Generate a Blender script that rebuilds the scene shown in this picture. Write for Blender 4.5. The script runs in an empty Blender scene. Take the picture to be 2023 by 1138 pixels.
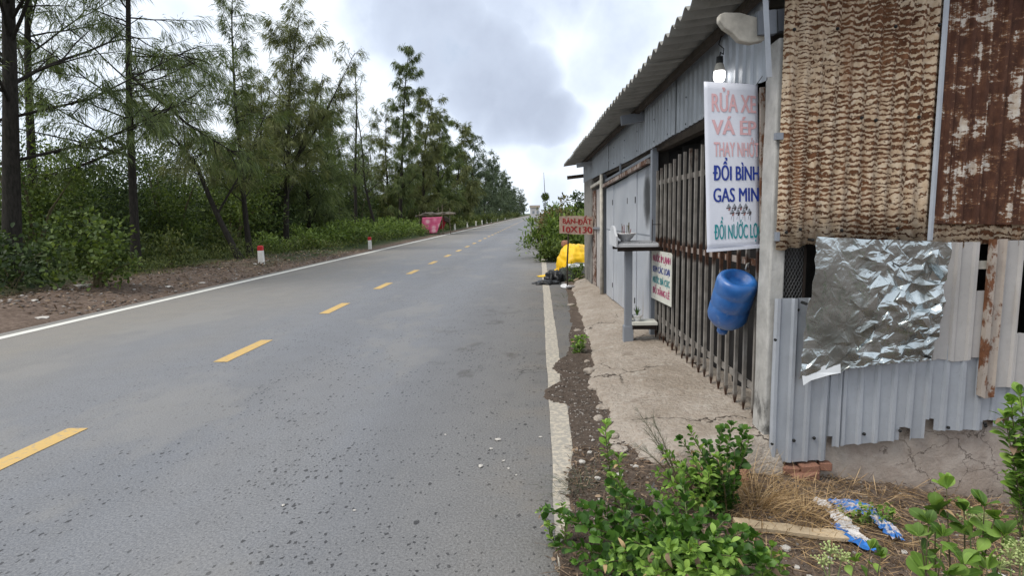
import bpy, bmesh, math, random
import numpy as np
from mathutils import Vector, Matrix, noise as mn

R = math.radians
SC = bpy.context.scene
COL = SC.collection
random.seed(7)
V = Vector

# ------------------------------------------------------------------ camera
CAM_Z = 1.5
pitch, yaw, roll, fpx = 0.126912, -0.0484136, -0.0204116, 1151.18
F_ = V((math.sin(yaw) * math.cos(pitch), math.cos(yaw) * math.cos(pitch), -math.sin(pitch)))
R0 = F_.cross(V((0, 0, 1))).normalized()
U0 = R0.cross(F_)
R_ = R0 * math.cos(roll) + U0 * math.sin(roll)
U_ = U0 * math.cos(roll) - R0 * math.sin(roll)
cam = bpy.data.objects.new('camera', bpy.data.cameras.new('camera'))
COL.objects.link(cam)
cam.data.sensor_width = 36
cam.data.lens = fpx / 2023 * 36
cam.data.clip_start = 0.05
cam.data.clip_end = 6000
cam.matrix_world = Matrix(((R_.x, U_.x, -F_.x, 0), (R_.y, U_.y, -F_.y, 0), (R_.z, U_.z, -F_.z, CAM_Z), (0, 0, 0, 1)))
SC.camera = cam


def raydir(px, py):
    return (F_ + R_ * ((px - 1011.5) / fpx) - U_ * ((py - 569) / fpx)).normalized()


# ------------------------------------------------------------------ exposure
SC.view_settings.view_transform = 'Standard'
SC.view_settings.look = 'None'
SC.view_settings.exposure = 0.85
SC.view_settings.gamma = 1.0
SC.view_settings.use_curve_mapping = False
SC.cycles.use_denoising = True
SC.cycles.max_bounces = 4
SC.cycles.diffuse_bounces = 3
SC.cycles.glossy_bounces = 2
SC.cycles.transmission_bounces = 3
SC.cycles.caustics_reflective = False
SC.cycles.caustics_refractive = False
SC.cycles.transparent_max_bounces = 8
SUN_EL, SUN_AZ = R(56), R(242)      # azimuth measured clockwise from +Y (behind the camera, a little left)


# ------------------------------------------------------------------ node helper
class N:
    def __init__(s, nt):
        s.nt = nt
        s.n = nt.nodes
        s.l = nt.links

    def put(s, sock, val):
        if val is None:
            return
        if isinstance(val, bpy.types.NodeSocket):
            s.l.new(val, sock)
        elif isinstance(val, (tuple, list)) and len(val) == 3 and sock.type == 'RGBA':
            sock.default_value = (*val, 1)
        else:
            sock.default_value = val

    def node(s, t, **kw):
        nd = s.n.new(t)
        for k, v in kw.items():
            setattr(nd, k, v)
        return nd

    def coord(s, which='Object'):
        return s.node('ShaderNodeTexCoord').outputs[which]

    def pos(s):
        return s.node('ShaderNodeNewGeometry').outputs['Position']

    def map(s, vec, scale=(1, 1, 1), loc=(0, 0, 0), rot=(0, 0, 0)):
        m = s.node('ShaderNodeMapping')
        s.put(m.inputs['Vector'], vec)
        m.inputs['Scale'].default_value = scale
        m.inputs['Location'].default_value = loc
        m.inputs['Rotation'].default_value = rot
        return m.outputs[0]

    def noise(s, vec, scale=5, detail=4, rough=.55, dist=0, col=False):
        t = s.node('ShaderNodeTexNoise')
        s.put(t.inputs['Vector'], vec)
        s.put(t.inputs['Scale'], scale)
        t.inputs['Detail'].default_value = detail
        t.inputs['Roughness'].default_value = rough
        t.inputs['Distortion'].default_value = dist
        return t.outputs['Color' if col else 'Fac']

    def vor(s, vec, scale=5, feature='F1', out='Distance', rnd=1.0):
        t = s.node('ShaderNodeTexVoronoi', feature=feature)
        s.put(t.inputs['Vector'], vec)
        t.inputs['Scale'].default_value = scale
        t.inputs['Randomness'].default_value = rnd
        return t.outputs[out]

    def ramp(s, fac, stops, interp='LINEAR'):
        r = s.node('ShaderNodeValToRGB')
        r.color_ramp.interpolation = interp
        e = r.color_ramp.elements
        while len(e) < len(stops):
            e.new(.5)
        for i, (p, c) in enumerate(stops):
            e[i].position = p
            e[i].color = (c, c, c, 1) if isinstance(c, (int, float)) else (*c, 1)
        s.put(r.inputs[0], fac)
        return r.outputs[0]

    def mix(s, fac, a, b, mode='MIX'):
        m = s.node('ShaderNodeMix', data_type='RGBA', blend_type=mode)
        s.put(m.inputs[0], fac)
        s.put(m.inputs[6], a)
        s.put(m.inputs[7], b)
        return m.outputs[2]

    def math(s, op, a, b=None, c=None, clamp=False):
        m = s.node('ShaderNodeMath', operation=op)
        m.use_clamp = clamp
        s.put(m.inputs[0], a)
        s.put(m.inputs[1], b)
        if c is not None:
            s.put(m.inputs[2], c)
        return m.outputs[0]

    def vmath(s, op, a, b=None):
        m = s.node('ShaderNodeVectorMath', operation=op)
        s.put(m.inputs[0], a)
        s.put(m.inputs[1], b)
        return m.outputs[1] if op in ('DOT_PRODUCT', 'LENGTH', 'DISTANCE') else m.outputs[0]

    def mr(s, v, a, b, c=0, d=1, smooth=True):
        m = s.node('ShaderNodeMapRange')
        m.interpolation_type = 'SMOOTHSTEP' if smooth else 'LINEAR'
        s.put(m.inputs[0], v)
        for i, x in enumerate((a, b, c, d)):
            m.inputs[i + 1].default_value = x
        return m.outputs[0]

    def sep(s, v):
        return s.node('ShaderNodeSeparateXYZ'), v

    def xyz(s, v):
        m = s.node('ShaderNodeSeparateXYZ')
        s.put(m.inputs[0], v)
        return m.outputs

    def bump(s, h, strength=.5, dist=.01, nrm=None):
        b = s.node('ShaderNodeBump')
        b.inputs['Strength'].default_value = strength
        b.inputs['Distance'].default_value = dist
        s.put(b.inputs['Height'], h)
        if nrm is not None:
            s.put(b.inputs['Normal'], nrm)
        return b.outputs[0]


def material(name, rough=.8, metal=0.0, spec=.4):
    m = bpy.data.materials.new(name)
    m.use_nodes = True
    n = N(m.node_tree)
    b = m.node_tree.nodes['Principled BSDF']
    b.inputs['Roughness'].default_value = rough
    b.inputs['Metallic'].default_value = metal
    b.inputs['Specular IOR Level'].default_value = spec
    return m, n, b


# ------------------------------------------------------------------ world: overcast sky
world = bpy.data.worlds.new('World')
SC.world = world
world.use_nodes = True
wn = N(world.node_tree)
wbg = world.node_tree.nodes['Background']
sky = wn.node('ShaderNodeTexSky', sky_type='NISHITA')
sky.sun_disc = False
sky.sun_elevation = SUN_EL
sky.sun_rotation = SUN_AZ
sky.air_density = 1.2
sky.dust_density = 2.0
nish = wn.vmath('SCALE', sky.outputs[0])
nish.node.inputs['Scale'].default_value = .075
wd = wn.coord('Generated')
wx = wn.xyz(wd)
zc = wn.math('ADD', wn.math('MAXIMUM', wx[2], 0.0), .22)
flat = wn.node('ShaderNodeCombineXYZ')
wn.put(flat.inputs[0], wn.math('DIVIDE', wx[0], zc))
wn.put(flat.inputs[1], wn.math('DIVIDE', wx[1], zc))
fl = flat.outputs[0]
warp = wn.vmath('SUBTRACT', wn.noise(wd, 3.4, 4, .55, col=True), (.5, .5, .5))
wsc = wn.vmath('SCALE', warp)
wsc.node.inputs['Scale'].default_value = .15
wdir = wn.vmath('NORMALIZE', wn.vmath('ADD', wd, wsc))
blobs = None
for (px, py, r, a) in ((740, -10, 3.2, .7), (800, 35, 3.8, .85), (870, 85, 4.2, .95), (950, 135, 4.2, 1.0), (1020, 190, 3.8, 1.0), (1085, 235, 2.6, .9), (1000, 60, 4, .62),
                       (1190, 130, 3.6, .42), (1240, 40, 4, .45), (1340, 20, 4, .4), (1080, -60, 5, .6), (840, -110, 6, .9), (900, -250, 8, .9), (1085, 392, 1.8, .35), (1085, 305, 2.2, .3), (300, 40, 4, .25), (120, 200, 4, .25)):
    c = raydir(px, py)
    dt = wn.vmath('DOT_PRODUCT', wdir, tuple(c))
    k = wn.math('MULTIPLY', wn.mr(dt, math.cos(R(r * 1.6)), math.cos(R(r * .4))), a * .92)
    blobs = k if blobs is None else wn.math('MAXIMUM', blobs, k)
n1 = wn.noise(fl, 1.1, 4, .55, .3)
n2 = wn.noise(wd, 6.5, 5, .58)
gen = wn.math('MULTIPLY', wn.mr(n1, .58, .82), .5)
cl = wn.math('MAXIMUM', blobs, gen)
cl = wn.math('ADD', cl, wn.math('MULTIPLY', wn.math('SUBTRACT', n2, .5), .95))
ccol = wn.ramp(cl, [(0.0, (.61, .655, .715)), (.26, (.54, .595, .675)), (.58, (.39, .44, .53)), (1.0, (.30, .34, .42))])
cover = wn.mr(wn.math('ADD', n2, wn.math('MULTIPLY', wx[2], .9)), .40, .62, .45, 1.0)
wcol = wn.mix(cover, nish, ccol)
wn.put(wbg.inputs['Color'], wcol)
wbg.inputs['Strength'].default_value = 1.0

sun = bpy.data.objects.new('sun', bpy.data.lights.new('sun', 'SUN'))
COL.objects.link(sun)
sun.data.energy = 1.5
sun.data.angle = R(25)
sun.data.color = (1.0, .94, .84)
sd = V((math.sin(SUN_AZ) * math.cos(SUN_EL), math.cos(SUN_AZ) * math.cos(SUN_EL), math.sin(SUN_EL)))
sun.rotation_euler = (-sd).to_track_quat('-Z', 'Y').to_euler()
sun.location = (0, 0, 30)

# ------------------------------------------------------------------ mesh helpers
WL = {}


def mesh_np(name, verts, faces):
    """faces: (n,k) array of one polygon size"""
    verts = np.asarray(verts, dtype=np.float32).reshape(-1, 3)
    faces = np.asarray(faces, dtype=np.int32)
    me = bpy.data.meshes.new(name)
    k = faces.shape[1]
    me.vertices.add(len(verts))
    me.vertices.foreach_set('co', verts.ravel())
    me.loops.add(faces.size)
    me.loops.foreach_set('vertex_index', faces.ravel())
    me.polygons.add(len(faces))
    me.polygons.foreach_set('loop_start', np.arange(0, faces.size, k, dtype=np.int32))
    me.update(calc_edges=True)
    return me


class MB:
    def __init__(s):
        s.v = []
        s.f = []

    def add(s, vs, fs):
        o = len(s.v)
        s.v += [tuple(v) for v in vs]
        s.f += [tuple(i + o for i in f) for f in fs]
        return s

    def box(s, a, b):
        x0, y0, z0 = a
        x1, y1, z1 = b
        return s.add([(x0, y0, z0), (x1, y0, z0), (x1, y1, z0), (x0, y1, z0), (x0, y0, z1), (x1, y0, z1), (x1, y1, z1), (x0, y1, z1)],
                     [(3, 2, 1, 0), (4, 5, 6, 7), (0, 1, 5, 4), (1, 2, 6, 5), (2, 3, 7, 6), (3, 0, 4, 7)])

    def bar(s, p, q, w, h, up=(0, 0, 1), w2=None, h2=None):
        p, q = V(p), V(q)
        d = (q - p).normalized()
        u = d.cross(V(up))
        if u.length < 1e-4:
            u = d.cross(V((1, 0, 0)))
        u.normalize()
        v = u.cross(d)
        w2 = w if w2 is None else w2
        h2 = h if h2 is None else h2
        vs = [c + u * (a * ww / 2) + v * (b * hh / 2) for c, ww, hh in ((p, w, h), (q, w2, h2)) for a, b in ((-1, -1), (1, -1), (1, 1), (-1, 1))]
        return s.add(vs, [(3, 2, 1, 0), (4, 5, 6, 7), (0, 1, 5, 4), (1, 2, 6, 5), (2, 3, 7, 6), (3, 0, 4, 7)])

    def tube(s, pts, rad, n=8, cap=True):
        pts = [V(p) for p in pts]
        if isinstance(rad, (int, float)):
            rad = [rad] * len(pts)
        t0 = (pts[1] - pts[0]).normalized()
        a = t0.cross(V((0, 0, 1)))
        if a.length < .05:
            a = t0.cross(V((1, 0, 0)))
        a.normalize()
        vs = []
        for i, p in enumerate(pts):
            t = (pts[min(i + 1, len(pts) - 1)] - pts[max(i - 1, 0)]).normalized()
            a = (a - t * a.dot(t))
            a = a.normalized() if a.length > 1e-5 else t.orthogonal().normalized()
            b = t.cross(a)
            for k in range(n):
                th = 2 * math.pi * k / n
                vs.append(p + a * (math.cos(th) * rad[i]) + b * (math.sin(th) * rad[i]))
        fs = [(i * n + k, i * n + (k + 1) % n, (i + 1) * n + (k + 1) % n, (i + 1) * n + k) for i in range(len(pts) - 1) for k in range(n)]
        if cap:
            fs += [tuple(range(n))[::-1], tuple(range((len(pts) - 1) * n, len(pts) * n))]
        return s.add(vs, fs)

    def lathe(s, prof, n=20, c=(0, 0, 0)):
        """prof: (radius, z)"""
        vs = [(c[0] + r * math.cos(2 * math.pi * k / n), c[1] + r * math.sin(2 * math.pi * k / n), c[2] + z) for r, z in prof for k in range(n)]
        fs = [(i * n + k, i * n + (k + 1) % n, (i + 1) * n + (k + 1) % n, (i + 1) * n + k) for i in range(len(prof) - 1) for k in range(n)]
        return s.add(vs, fs)

    def xf(s, m):
        s.v = [tuple(m @ V(v)) for v in s.v]
        return s

    def mesh(s, name):
        me = bpy.data.meshes.new(name)
        me.from_pydata(s.v, [], s.f)
        me.update()
        return me


def link(name, me, mat, parent=None, loc=None, smooth=False, recentre=True):
    """one mesh object; mesh vertices given in world coordinates, origin moved to its base"""
    if isinstance(me, MB):
        me = me.mesh(name)
    if recentre and len(me.vertices):
        co = np.empty(len(me.vertices) * 3, dtype=np.float32)
        me.vertices.foreach_get('co', co)
        co = co.reshape(-1, 3)
        c = np.array([(co[:, 0].min() + co[:, 0].max()) / 2, (co[:, 1].min() + co[:, 1].max()) / 2, co[:, 2].min()], dtype=np.float32)
        me.vertices.foreach_set('co', (co - c).ravel())
        loc = V([float(x) for x in c])
    loc = V((0, 0, 0)) if loc is None else V(loc)
    ob = bpy.data.objects.new(name, me)
    COL.objects.link(ob)
    if mat and not me.materials:
        me.materials.append(mat)
    if smooth:
        me.polygons.foreach_set('use_smooth', [True] * len(me.polygons))
    if parent is not None:
        ob.parent = parent
        ob.location = loc - WL[parent]
    else:
        ob.location = loc
    WL[ob] = loc
    return ob


def thing(name, label, cat, loc, group=None):
    o = bpy.data.objects.new(name, None)
    COL.objects.link(o)
    o.empty_display_size = .2
    o.location = loc
    WL[o] = V(loc)
    return tag(o, label, cat, group)


def tag(o, label=None, cat=None, group=None, kind=None):
    if label:
        o['label'] = label
    if cat:
        o['category'] = cat
    if group:
        o['group'] = group
    if kind:
        o['kind'] = kind
    return o


def copy_tree(o, parent=None):
    c = o.copy()
    COL.objects.link(c)
    c.parent = parent
    for ch in list(o.children):
        copy_tree(ch, c)
    return c


def bevel(o, w=.006, seg=2):
    m = o.modifiers.new('bevel', 'BEVEL')
    m.width = w
    m.segments = seg
    m.limit_method = 'ANGLE'
    return o


def solid(o, t=.002):
    m = o.modifiers.new('solidify', 'SOLIDIFY')
    m.thickness = t
    m.offset = 0
    return o


def sstep(a, b, x):
    t = np.clip((x - a) / (b - a), 0, 1)
    return t * t * (3 - 2 * t)


def vnoise(x, y, seed=0):
    """smooth value noise on numpy arrays"""
    xi, yi = np.floor(x).astype(np.int64), np.floor(y).astype(np.int64)
    fx, fy = x - xi, y - yi
    fx, fy = fx * fx * (3 - 2 * fx), fy * fy * (3 - 2 * fy)

    def h(a, b):
        n = (a * 374761393 + b * 668265263 + seed * 1442695041) & 0x7fffffff
        n = ((n ^ (n >> 13)) * 1274126177) & 0x7fffffff
        return ((n ^ (n >> 16)) & 0xffff) / 65535.0
    return (h(xi, yi) * (1 - fx) + h(xi + 1, yi) * fx) * (1 - fy) + (h(xi, yi + 1) * (1 - fx) + h(xi + 1, yi + 1) * fx) * fy


def fbm(x, y, seed=0, oct=4):
    t, a = 0, .5
    for i in range(oct):
        t = t + a * vnoise(x * 2 ** i, y * 2 ** i, seed + i)
        a *= .5
    return t - .47


# ------------------------------------------------------------------ materials
def hexlin(r, g, b):
    f = lambda c: (c / 255 / 12.92) if c / 255 <= .04045 else ((c / 255 + .055) / 1.055) ** 2.4
    return (f(r), f(g), f(b))


MT = {}


def simple(name, colr, rough=.8, metal=0, var=.25, scale=6, bumps=0, bscale=40, spec=.35):
    m, n, b = material(name, rough, metal, spec)
    c = n.coord()
    f = n.noise(c, scale, 5, .6)
    dark = tuple(x * (1 - var) for x in colr)
    lite = tuple(min(1, x * (1 + var)) for x in colr)
    n.put(b.inputs['Base Color'], n.ramp(f, [(.3, dark), (.7, lite)]))
    if bumps:
        n.put(b.inputs['Normal'], n.bump(n.noise(c, bscale, 4, .6), bumps, .01))
    MT[name] = m
    return m


def m_road():
    m, n, b = material('asphalt', .88, 0, .25)
    p = n.pos()
    x = n.xyz(p)
    big = n.noise(n.map(p, (.5, .16, 1)), 1.0, 4, .6)
    med = n.noise(p, 3.5, 5, .6)
    fine = n.noise(p, 75, 3, .75)
    cool, warm = (.172, .180, .198), (.205, .190, .168)
    tl = n.math('ADD', n.mr(x[0], -2.6, -7.0, 0, .95, True), n.math('MULTIPLY', n.math('SUBTRACT', big, .5), 1.8))
    tr = n.mr(x[0], -1.6, .1, 0, .7)
    col = n.mix(n.math('MAXIMUM', tl, tr, clamp=True), cool, warm)
    col = n.mix(n.mr(med, .3, .75, .0, .30), col, (.130, .130, .135))
    col = n.mix(n.mr(fine, .46, .70, 0, .62), col, (.275, .272, .270))
    col = n.mix(n.mr(fine, .50, .30, 0, .55), col, (.07, .071, .075))
    # lost aggregate: dark little pits, some cells only
    pits = None
    wv0 = n.vmath('SCALE', n.noise(p, 45, 1, .5, col=True))
    wv0.node.inputs['Scale'].default_value = .03
    dens = n.mr(n.noise(p, 1.1, 2, .5), .35, .65, .25, 1.3)
    for sc, thr, keep, off in ((14, .17, .44, 0), (27, .22, .42, 7.3)):
        wv = n.vmath('ADD', n.map(p, (1.25, .85, 1), (off, off, 0)), wv0)
        vt = n.node('ShaderNodeTexVoronoi', feature='F1', voronoi_dimensions='2D')
        n.put(vt.inputs['Vector'], wv)
        vt.inputs['Scale'].default_value = sc
        cc = n.xyz(vt.outputs['Color'])
        k = n.math('LESS_THAN', cc[0], n.math('MULTIPLY', dens, keep))
        sz = n.math('MULTIPLY', n.math('ADD', n.math('MULTIPLY', cc[1], cc[1]), .30), thr)
        q = n.math('MULTIPLY', k, n.mr(n.math('SUBTRACT', sz, vt.outputs['Distance']), 0.0, .03))
        pits = q if pits is None else n.math('MAXIMUM', pits, q)
    lane = n.math('MULTIPLY', n.mr(x[0], -5.2, -2.6, .10, 1), n.mr(n.noise(n.map(p, (1, .25, 1)), 1.3, 3, .6), .34, .55, .55, 1.1))
    pits = n.math('MULTIPLY', pits, lane)
    col = n.mix(n.math('MULTIPLY', pits, .74), col, (.026, .026, .028))
    # damp stains near the wash place
    st = n.math('MULTIPLY', n.mr(n.noise(n.map(p, (1.2, .9, 1)), 1.7, 5, .6), .57, .66, 0, .55),
                n.math('MULTIPLY', n.mr(x[0], -1.9, -.7), n.math('MULTIPLY', n.mr(x[1], 4.2, 5.4), n.mr(x[1], 11, 7.5))))
    col = n.mix(st, col, (.085, .079, .074))
    wt = n.math('ABSOLUTE', n.math('SUBTRACT', n.math('ABSOLUTE', n.math('ADD', x[0], 1.75)), .85))
    col = n.mix(n.math('MULTIPLY', n.mr(wt, .55, .05, 0, .30), n.noise(n.map(p, (1, .2, 1)), 2.0, 3, .6)), col, (.10, .103, .112))
    cv = n.vmath('ADD', n.map(p, (.8, .55, 1)), n.vmath('SCALE', n.noise(p, 2.2, 4, .65, col=True)))
    cv.node.inputs[1].links[0].from_node.inputs['Scale'].default_value = .6
    ce = n.vor(cv, .9, 'DISTANCE_TO_EDGE')
    ckr = n.math('MULTIPLY', n.mr(ce, .010, .002), n.math('MULTIPLY', n.mr(n.noise(p, .7, 2, .5), .53, .60), n.mr(x[0], -2.2, -.6)))
    col = n.mix(n.math('MULTIPLY', ckr, .6), col, (.04, .038, .036))
    gp_ = n.mr(n.noise(n.map(p, (1, .5, 1)), .8, 4, .65), .52, .62, 0, .35)
    col = n.mix(gp_, col, (.235, .226, .212))
    dust = n.math('MULTIPLY', n.mr(x[0], -.55, .25), n.mr(n.noise(p, 2.2, 5, .65), .42, .7, 0, .6))
    col = n.mix(dust, col, (.24, .21, .175))
    n.put(b.inputs['Base Color'], col)
    n.put(b.inputs['Normal'], n.bump(fine, .8, .008))
    MT['asphalt'] = m


def m_paint(name, colr, edge=.48):
    m, n, b = material(name, .8, 0, .3)
    p = n.pos()
    w = n.noise(p, 24, 5, .7)
    g = n.noise(p, 2.5, 4, .6)
    col = n.mix(n.mr(g, .35, .7, 0, .22), colr, tuple(c * .72 for c in colr))
    col = n.mix(n.mr(w, edge + .16, edge + .3, 0, .7), col, (.24, .23, .21))
    n.put(b.inputs['Base Color'], col)
    n.put(b.inputs['Normal'], n.bump(n.noise(p, 120, 3, .6), .4, .005))
    MT[name] = m


def m_ground():
    m, n, b = material('soil', .95, 0, .15)
    p = n.pos()
    x = n.xyz(p)
    a = n.noise(p, 1.3, 6, .65)
    f = n.noise(p, 14, 6, .7)
    soil = n.ramp(f, [(.25, (.062, .047, .037)), (.5, (.125, .094, .074)), (.75, (.22, .175, .142))])
    redd = n.ramp(f, [(.25, (.066, .046, .036)), (.5, (.128, .093, .073)), (.75, (.21, .162, .13))])
    lft = n.mr(x[0], -6, -7, 0, 1)
    c = n.mix(lft, soil, redd)
    gut = n.math('MULTIPLY', n.mr(x[0], .75, .35), n.mr(x[0], -1, 0))
    c = n.mix(n.math('MULTIPLY', gut, .6), c, (.055, .042, .033))
    green = n.ramp(f, [(.3, (.020, .032, .012)), (.7, (.062, .082, .030))])
    gm = n.math('MULTIPLY', n.mr(x[0], -9.0, -11.5, 0, 1), 1.0)
    gm2 = n.math('MULTIPLY', n.mr(n.math('ADD', x[1], n.math('MULTIPLY', a, 12)), 21, 28), n.mr(n.math('ABSOLUTE', n.math('ADD', x[0], 3.5)), 4.1, 5.0))
    c = n.mix(n.math('MAXIMUM', gm, gm2), c, green)
    n.put(b.inputs['Base Color'], c)
    h = n.noise(p, 34, 4, .7)
    n.put(b.inputs['Normal'], n.bump(h, .9, .02))
    MT['soil'] = m


def m_apron():
    m, n, b = material('old_concrete_apron', .93, 0, .15)
    p = n.pos()
    x = n.xyz(p)
    a = n.noise(p, 1.6, 6, .65)
    f = n.noise(p, 28, 5, .7)
    c = n.ramp(a, [(.25, (.27, .225, .18)), (.5, (.385, .335, .285)), (.75, (.475, .43, .38))])
    c = n.mix(n.mr(f, .35, .7, 0, .5), c, (.25, .195, .15))
    c = n.mix(n.mr(n.noise(p, 4.5, 5, .7), .55, .72, 0, .6), c, (.50, .46, .41))
    soilm = n.mr(n.noise(p, 2.6, 6, .7), .55, .68, 0, .75)
    c = n.mix(n.math('MULTIPLY', soilm, n.mr(x[0], 1.15, .65)), c, (.13, .092, .066))
    cr = n.vor(n.vmath('ADD', p, n.vmath('SCALE', n.noise(p, 3, 4, .6, col=True))), 1.15, 'DISTANCE_TO_EDGE')
    cr.node.inputs['Vector'].links[0].from_node.inputs[1].links[0].from_node.inputs['Scale'].default_value = .45
    ck = n.math('MULTIPLY', n.math('LESS_THAN', cr, .008), n.mr(n.noise(p, 1.1, 2, .5), .5, .56))
    c = n.mix(n.math('MULTIPLY', ck, .85), c, (.05, .038, .03))
    n.put(b.inputs['Base Color'], c)
    h = n.math('SUBTRACT', n.math('ADD', f, n.math('MULTIPLY', n.noise(p, 7, 5, .6), 2)), n.math('MULTIPLY', ck, 2))
    n.put(b.inputs['Normal'], n.bump(h, 1.0, .022))
    MT['old_concrete_apron'] = m


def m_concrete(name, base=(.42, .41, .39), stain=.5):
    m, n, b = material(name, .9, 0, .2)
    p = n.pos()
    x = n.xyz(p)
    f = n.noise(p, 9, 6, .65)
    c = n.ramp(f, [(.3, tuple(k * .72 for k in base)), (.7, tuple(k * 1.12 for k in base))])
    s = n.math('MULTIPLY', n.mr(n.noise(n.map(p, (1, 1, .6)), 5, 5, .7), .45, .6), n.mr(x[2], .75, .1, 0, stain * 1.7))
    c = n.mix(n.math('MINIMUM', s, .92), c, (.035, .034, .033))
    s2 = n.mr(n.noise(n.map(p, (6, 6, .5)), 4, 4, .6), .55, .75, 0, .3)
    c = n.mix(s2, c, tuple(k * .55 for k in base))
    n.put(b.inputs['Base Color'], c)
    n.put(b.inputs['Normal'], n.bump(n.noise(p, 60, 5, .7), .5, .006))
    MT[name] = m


def m_render_wall():
    m, n, b = material('cracked_render', .95, 0, .15)
    p = n.pos()
    f = n.noise(p, 7, 6, .68)
    g = n.noise(p, 2.2, 4, .6)
    c = n.ramp(f, [(.25, (.25, .20, .165)), (.5, (.36, .305, .265)), (.75, (.46, .405, .36))])
    c = n.mix(n.mr(g, .45, .68, 0, .6), c, (.36, .325, .285))
    z = n.xyz(p)[2]
    c = n.mix(n.mr(z, -.05, -.3, 0, .55), c, (.17, .125, .095))
    w = n.vmath('ADD', n.map(p, (1, 1, 1.2)), n.vmath('SCALE', n.noise(p, 9, 5, .65, col=True)))
    w.node.inputs[1].links[0].from_node.inputs['Scale'].default_value = .17
    e = n.vor(w, 4.2, 'DISTANCE_TO_EDGE')
    sel = n.mr(n.noise(p, 2.7, 2, .5), .52, .60)
    ck = n.math('MULTIPLY', n.mr(e, .009, .003), sel)
    c = n.mix(n.math('MULTIPLY', ck, .55), c, (.09, .066, .052))
    n.put(b.inputs['Base Color'], c)
    h = n.math('SUBTRACT', n.math('MULTIPLY', n.noise(p, 16, 6, .7), 1.2), n.math('MULTIPLY', ck, 1.3))
    n.put(b.inputs['Normal'], n.bump(h, .8, .014))
    MT['cracked_render'] = m


def m_galv(name, base, rough=.42, metal=.35, dirt=.25, dirtcol=(.20, .17, .14)):
    m, n, b = material(name, rough, metal, .5)
    p = n.pos()
    f = n.noise(n.map(p, (1, 1, .25)), 9, 5, .65)
    g = n.noise(p, 2.4, 5, .6)
    c = n.ramp(g, [(.3, tuple(k * .84 for k in base)), (.7, tuple(k * 1.1 for k in base))])
    c = n.mix(n.mr(f, .5, .78, 0, dirt), c, dirtcol)
    c = n.mix(n.mr(n.noise(p, 55, 3, .6), .5, .8, 0, .25), c, tuple(k * .6 for k in base))
    n.put(b.inputs['Base Color'], c)
    n.put(b.inputs['Roughness'], n.mr(f, .3, .8, rough - .06, rough + .25))
    n.put(b.inputs['Normal'], n.bump(n.noise(p, 5, 3, .5), .25, .02))
    MT[name] = m


def m_flaked():
    """old painted iron sheet: cream flakes lying in wavy rows over dark rust"""
    m, n, b = material('flaked_rust_sheet', .9, 0, .2)
    p = n.pos()
    x = n.xyz(p)
    # rows of flakes: each narrow column of the sheet is shifted on its own
    colw = n.math('FLOOR', n.math('ADD', n.math('MULTIPLY', x[0], 12.8), n.math('MULTIPLY', n.noise(n.map(p, (3, 1, 7)), 1.0, 2, .5), .55)))
    sh = n.node('ShaderNodeTexWhiteNoise', noise_dimensions='1D')
    n.put(sh.inputs['W'], colw)
    wob = n.noise(n.map(p, (9, 1, 9)), 2.2, 5, .7)
    wob2 = n.noise(n.map(p, (26, 1, 20)), 1.5, 3, .6)
    dens = n.noise(n.map(p, (2.0, 1, 1.2)), 1.4, 3, .5)
    frq = n.math('MULTIPLY', n.math('ADD', n.math('MULTIPLY', sh.outputs[0], .62), .72), n.mr(n.math('DIVIDE', colw, 12.8), 1.4, 2.25, 255.0, 160.0, False))
    ph = n.math('ADD', n.math('MULTIPLY', x[2], frq), n.math('MULTIPLY', sh.outputs[0], 40.0))
    ph = n.math('ADD', ph, n.math('MULTIPLY', wob, 17.0))
    ph = n.math('ADD', ph, n.math('MULTIPLY', wob2, 5.0))
    s = n.math('SINE', ph)
    s = n.math('ADD', s, n.math('MULTIPLY', n.math('SUBTRACT', n.noise(p, 42, 5, .75), .5), 4.4))
    s = n.math('ADD', s, n.math('MULTIPLY', n.math('SUBTRACT', dens, .48), 4.2))
    fl = n.mr(s, -.40, .02)
    rust = n.ramp(n.noise(p, 18, 5, .7), [(.3, (.060, .026, .014)), (.55, (.130, .058, .029)), (.8, (.25, .125, .065))])
    cream = n.ramp(n.noise(p, 22, 4, .65), [(.25, (.33, .225, .145)), (.5, (.48, .37, .26)), (.75, (.58, .49, .385))])
    c = n.mix(fl, rust, cream)
    # rust runs down some ribs
    run = n.mr(n.noise(n.map(p, (10, 1, .6)), 1.6, 4, .6), .56, .72, 0, .55)
    c = n.mix(run, c, (.19, .085, .038))
    n.put(b.inputs['Base Color'], c)
    n.put(b.inputs['Normal'], n.bump(fl, .9, .007))
    MT['flaked_rust_sheet'] = m


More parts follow.
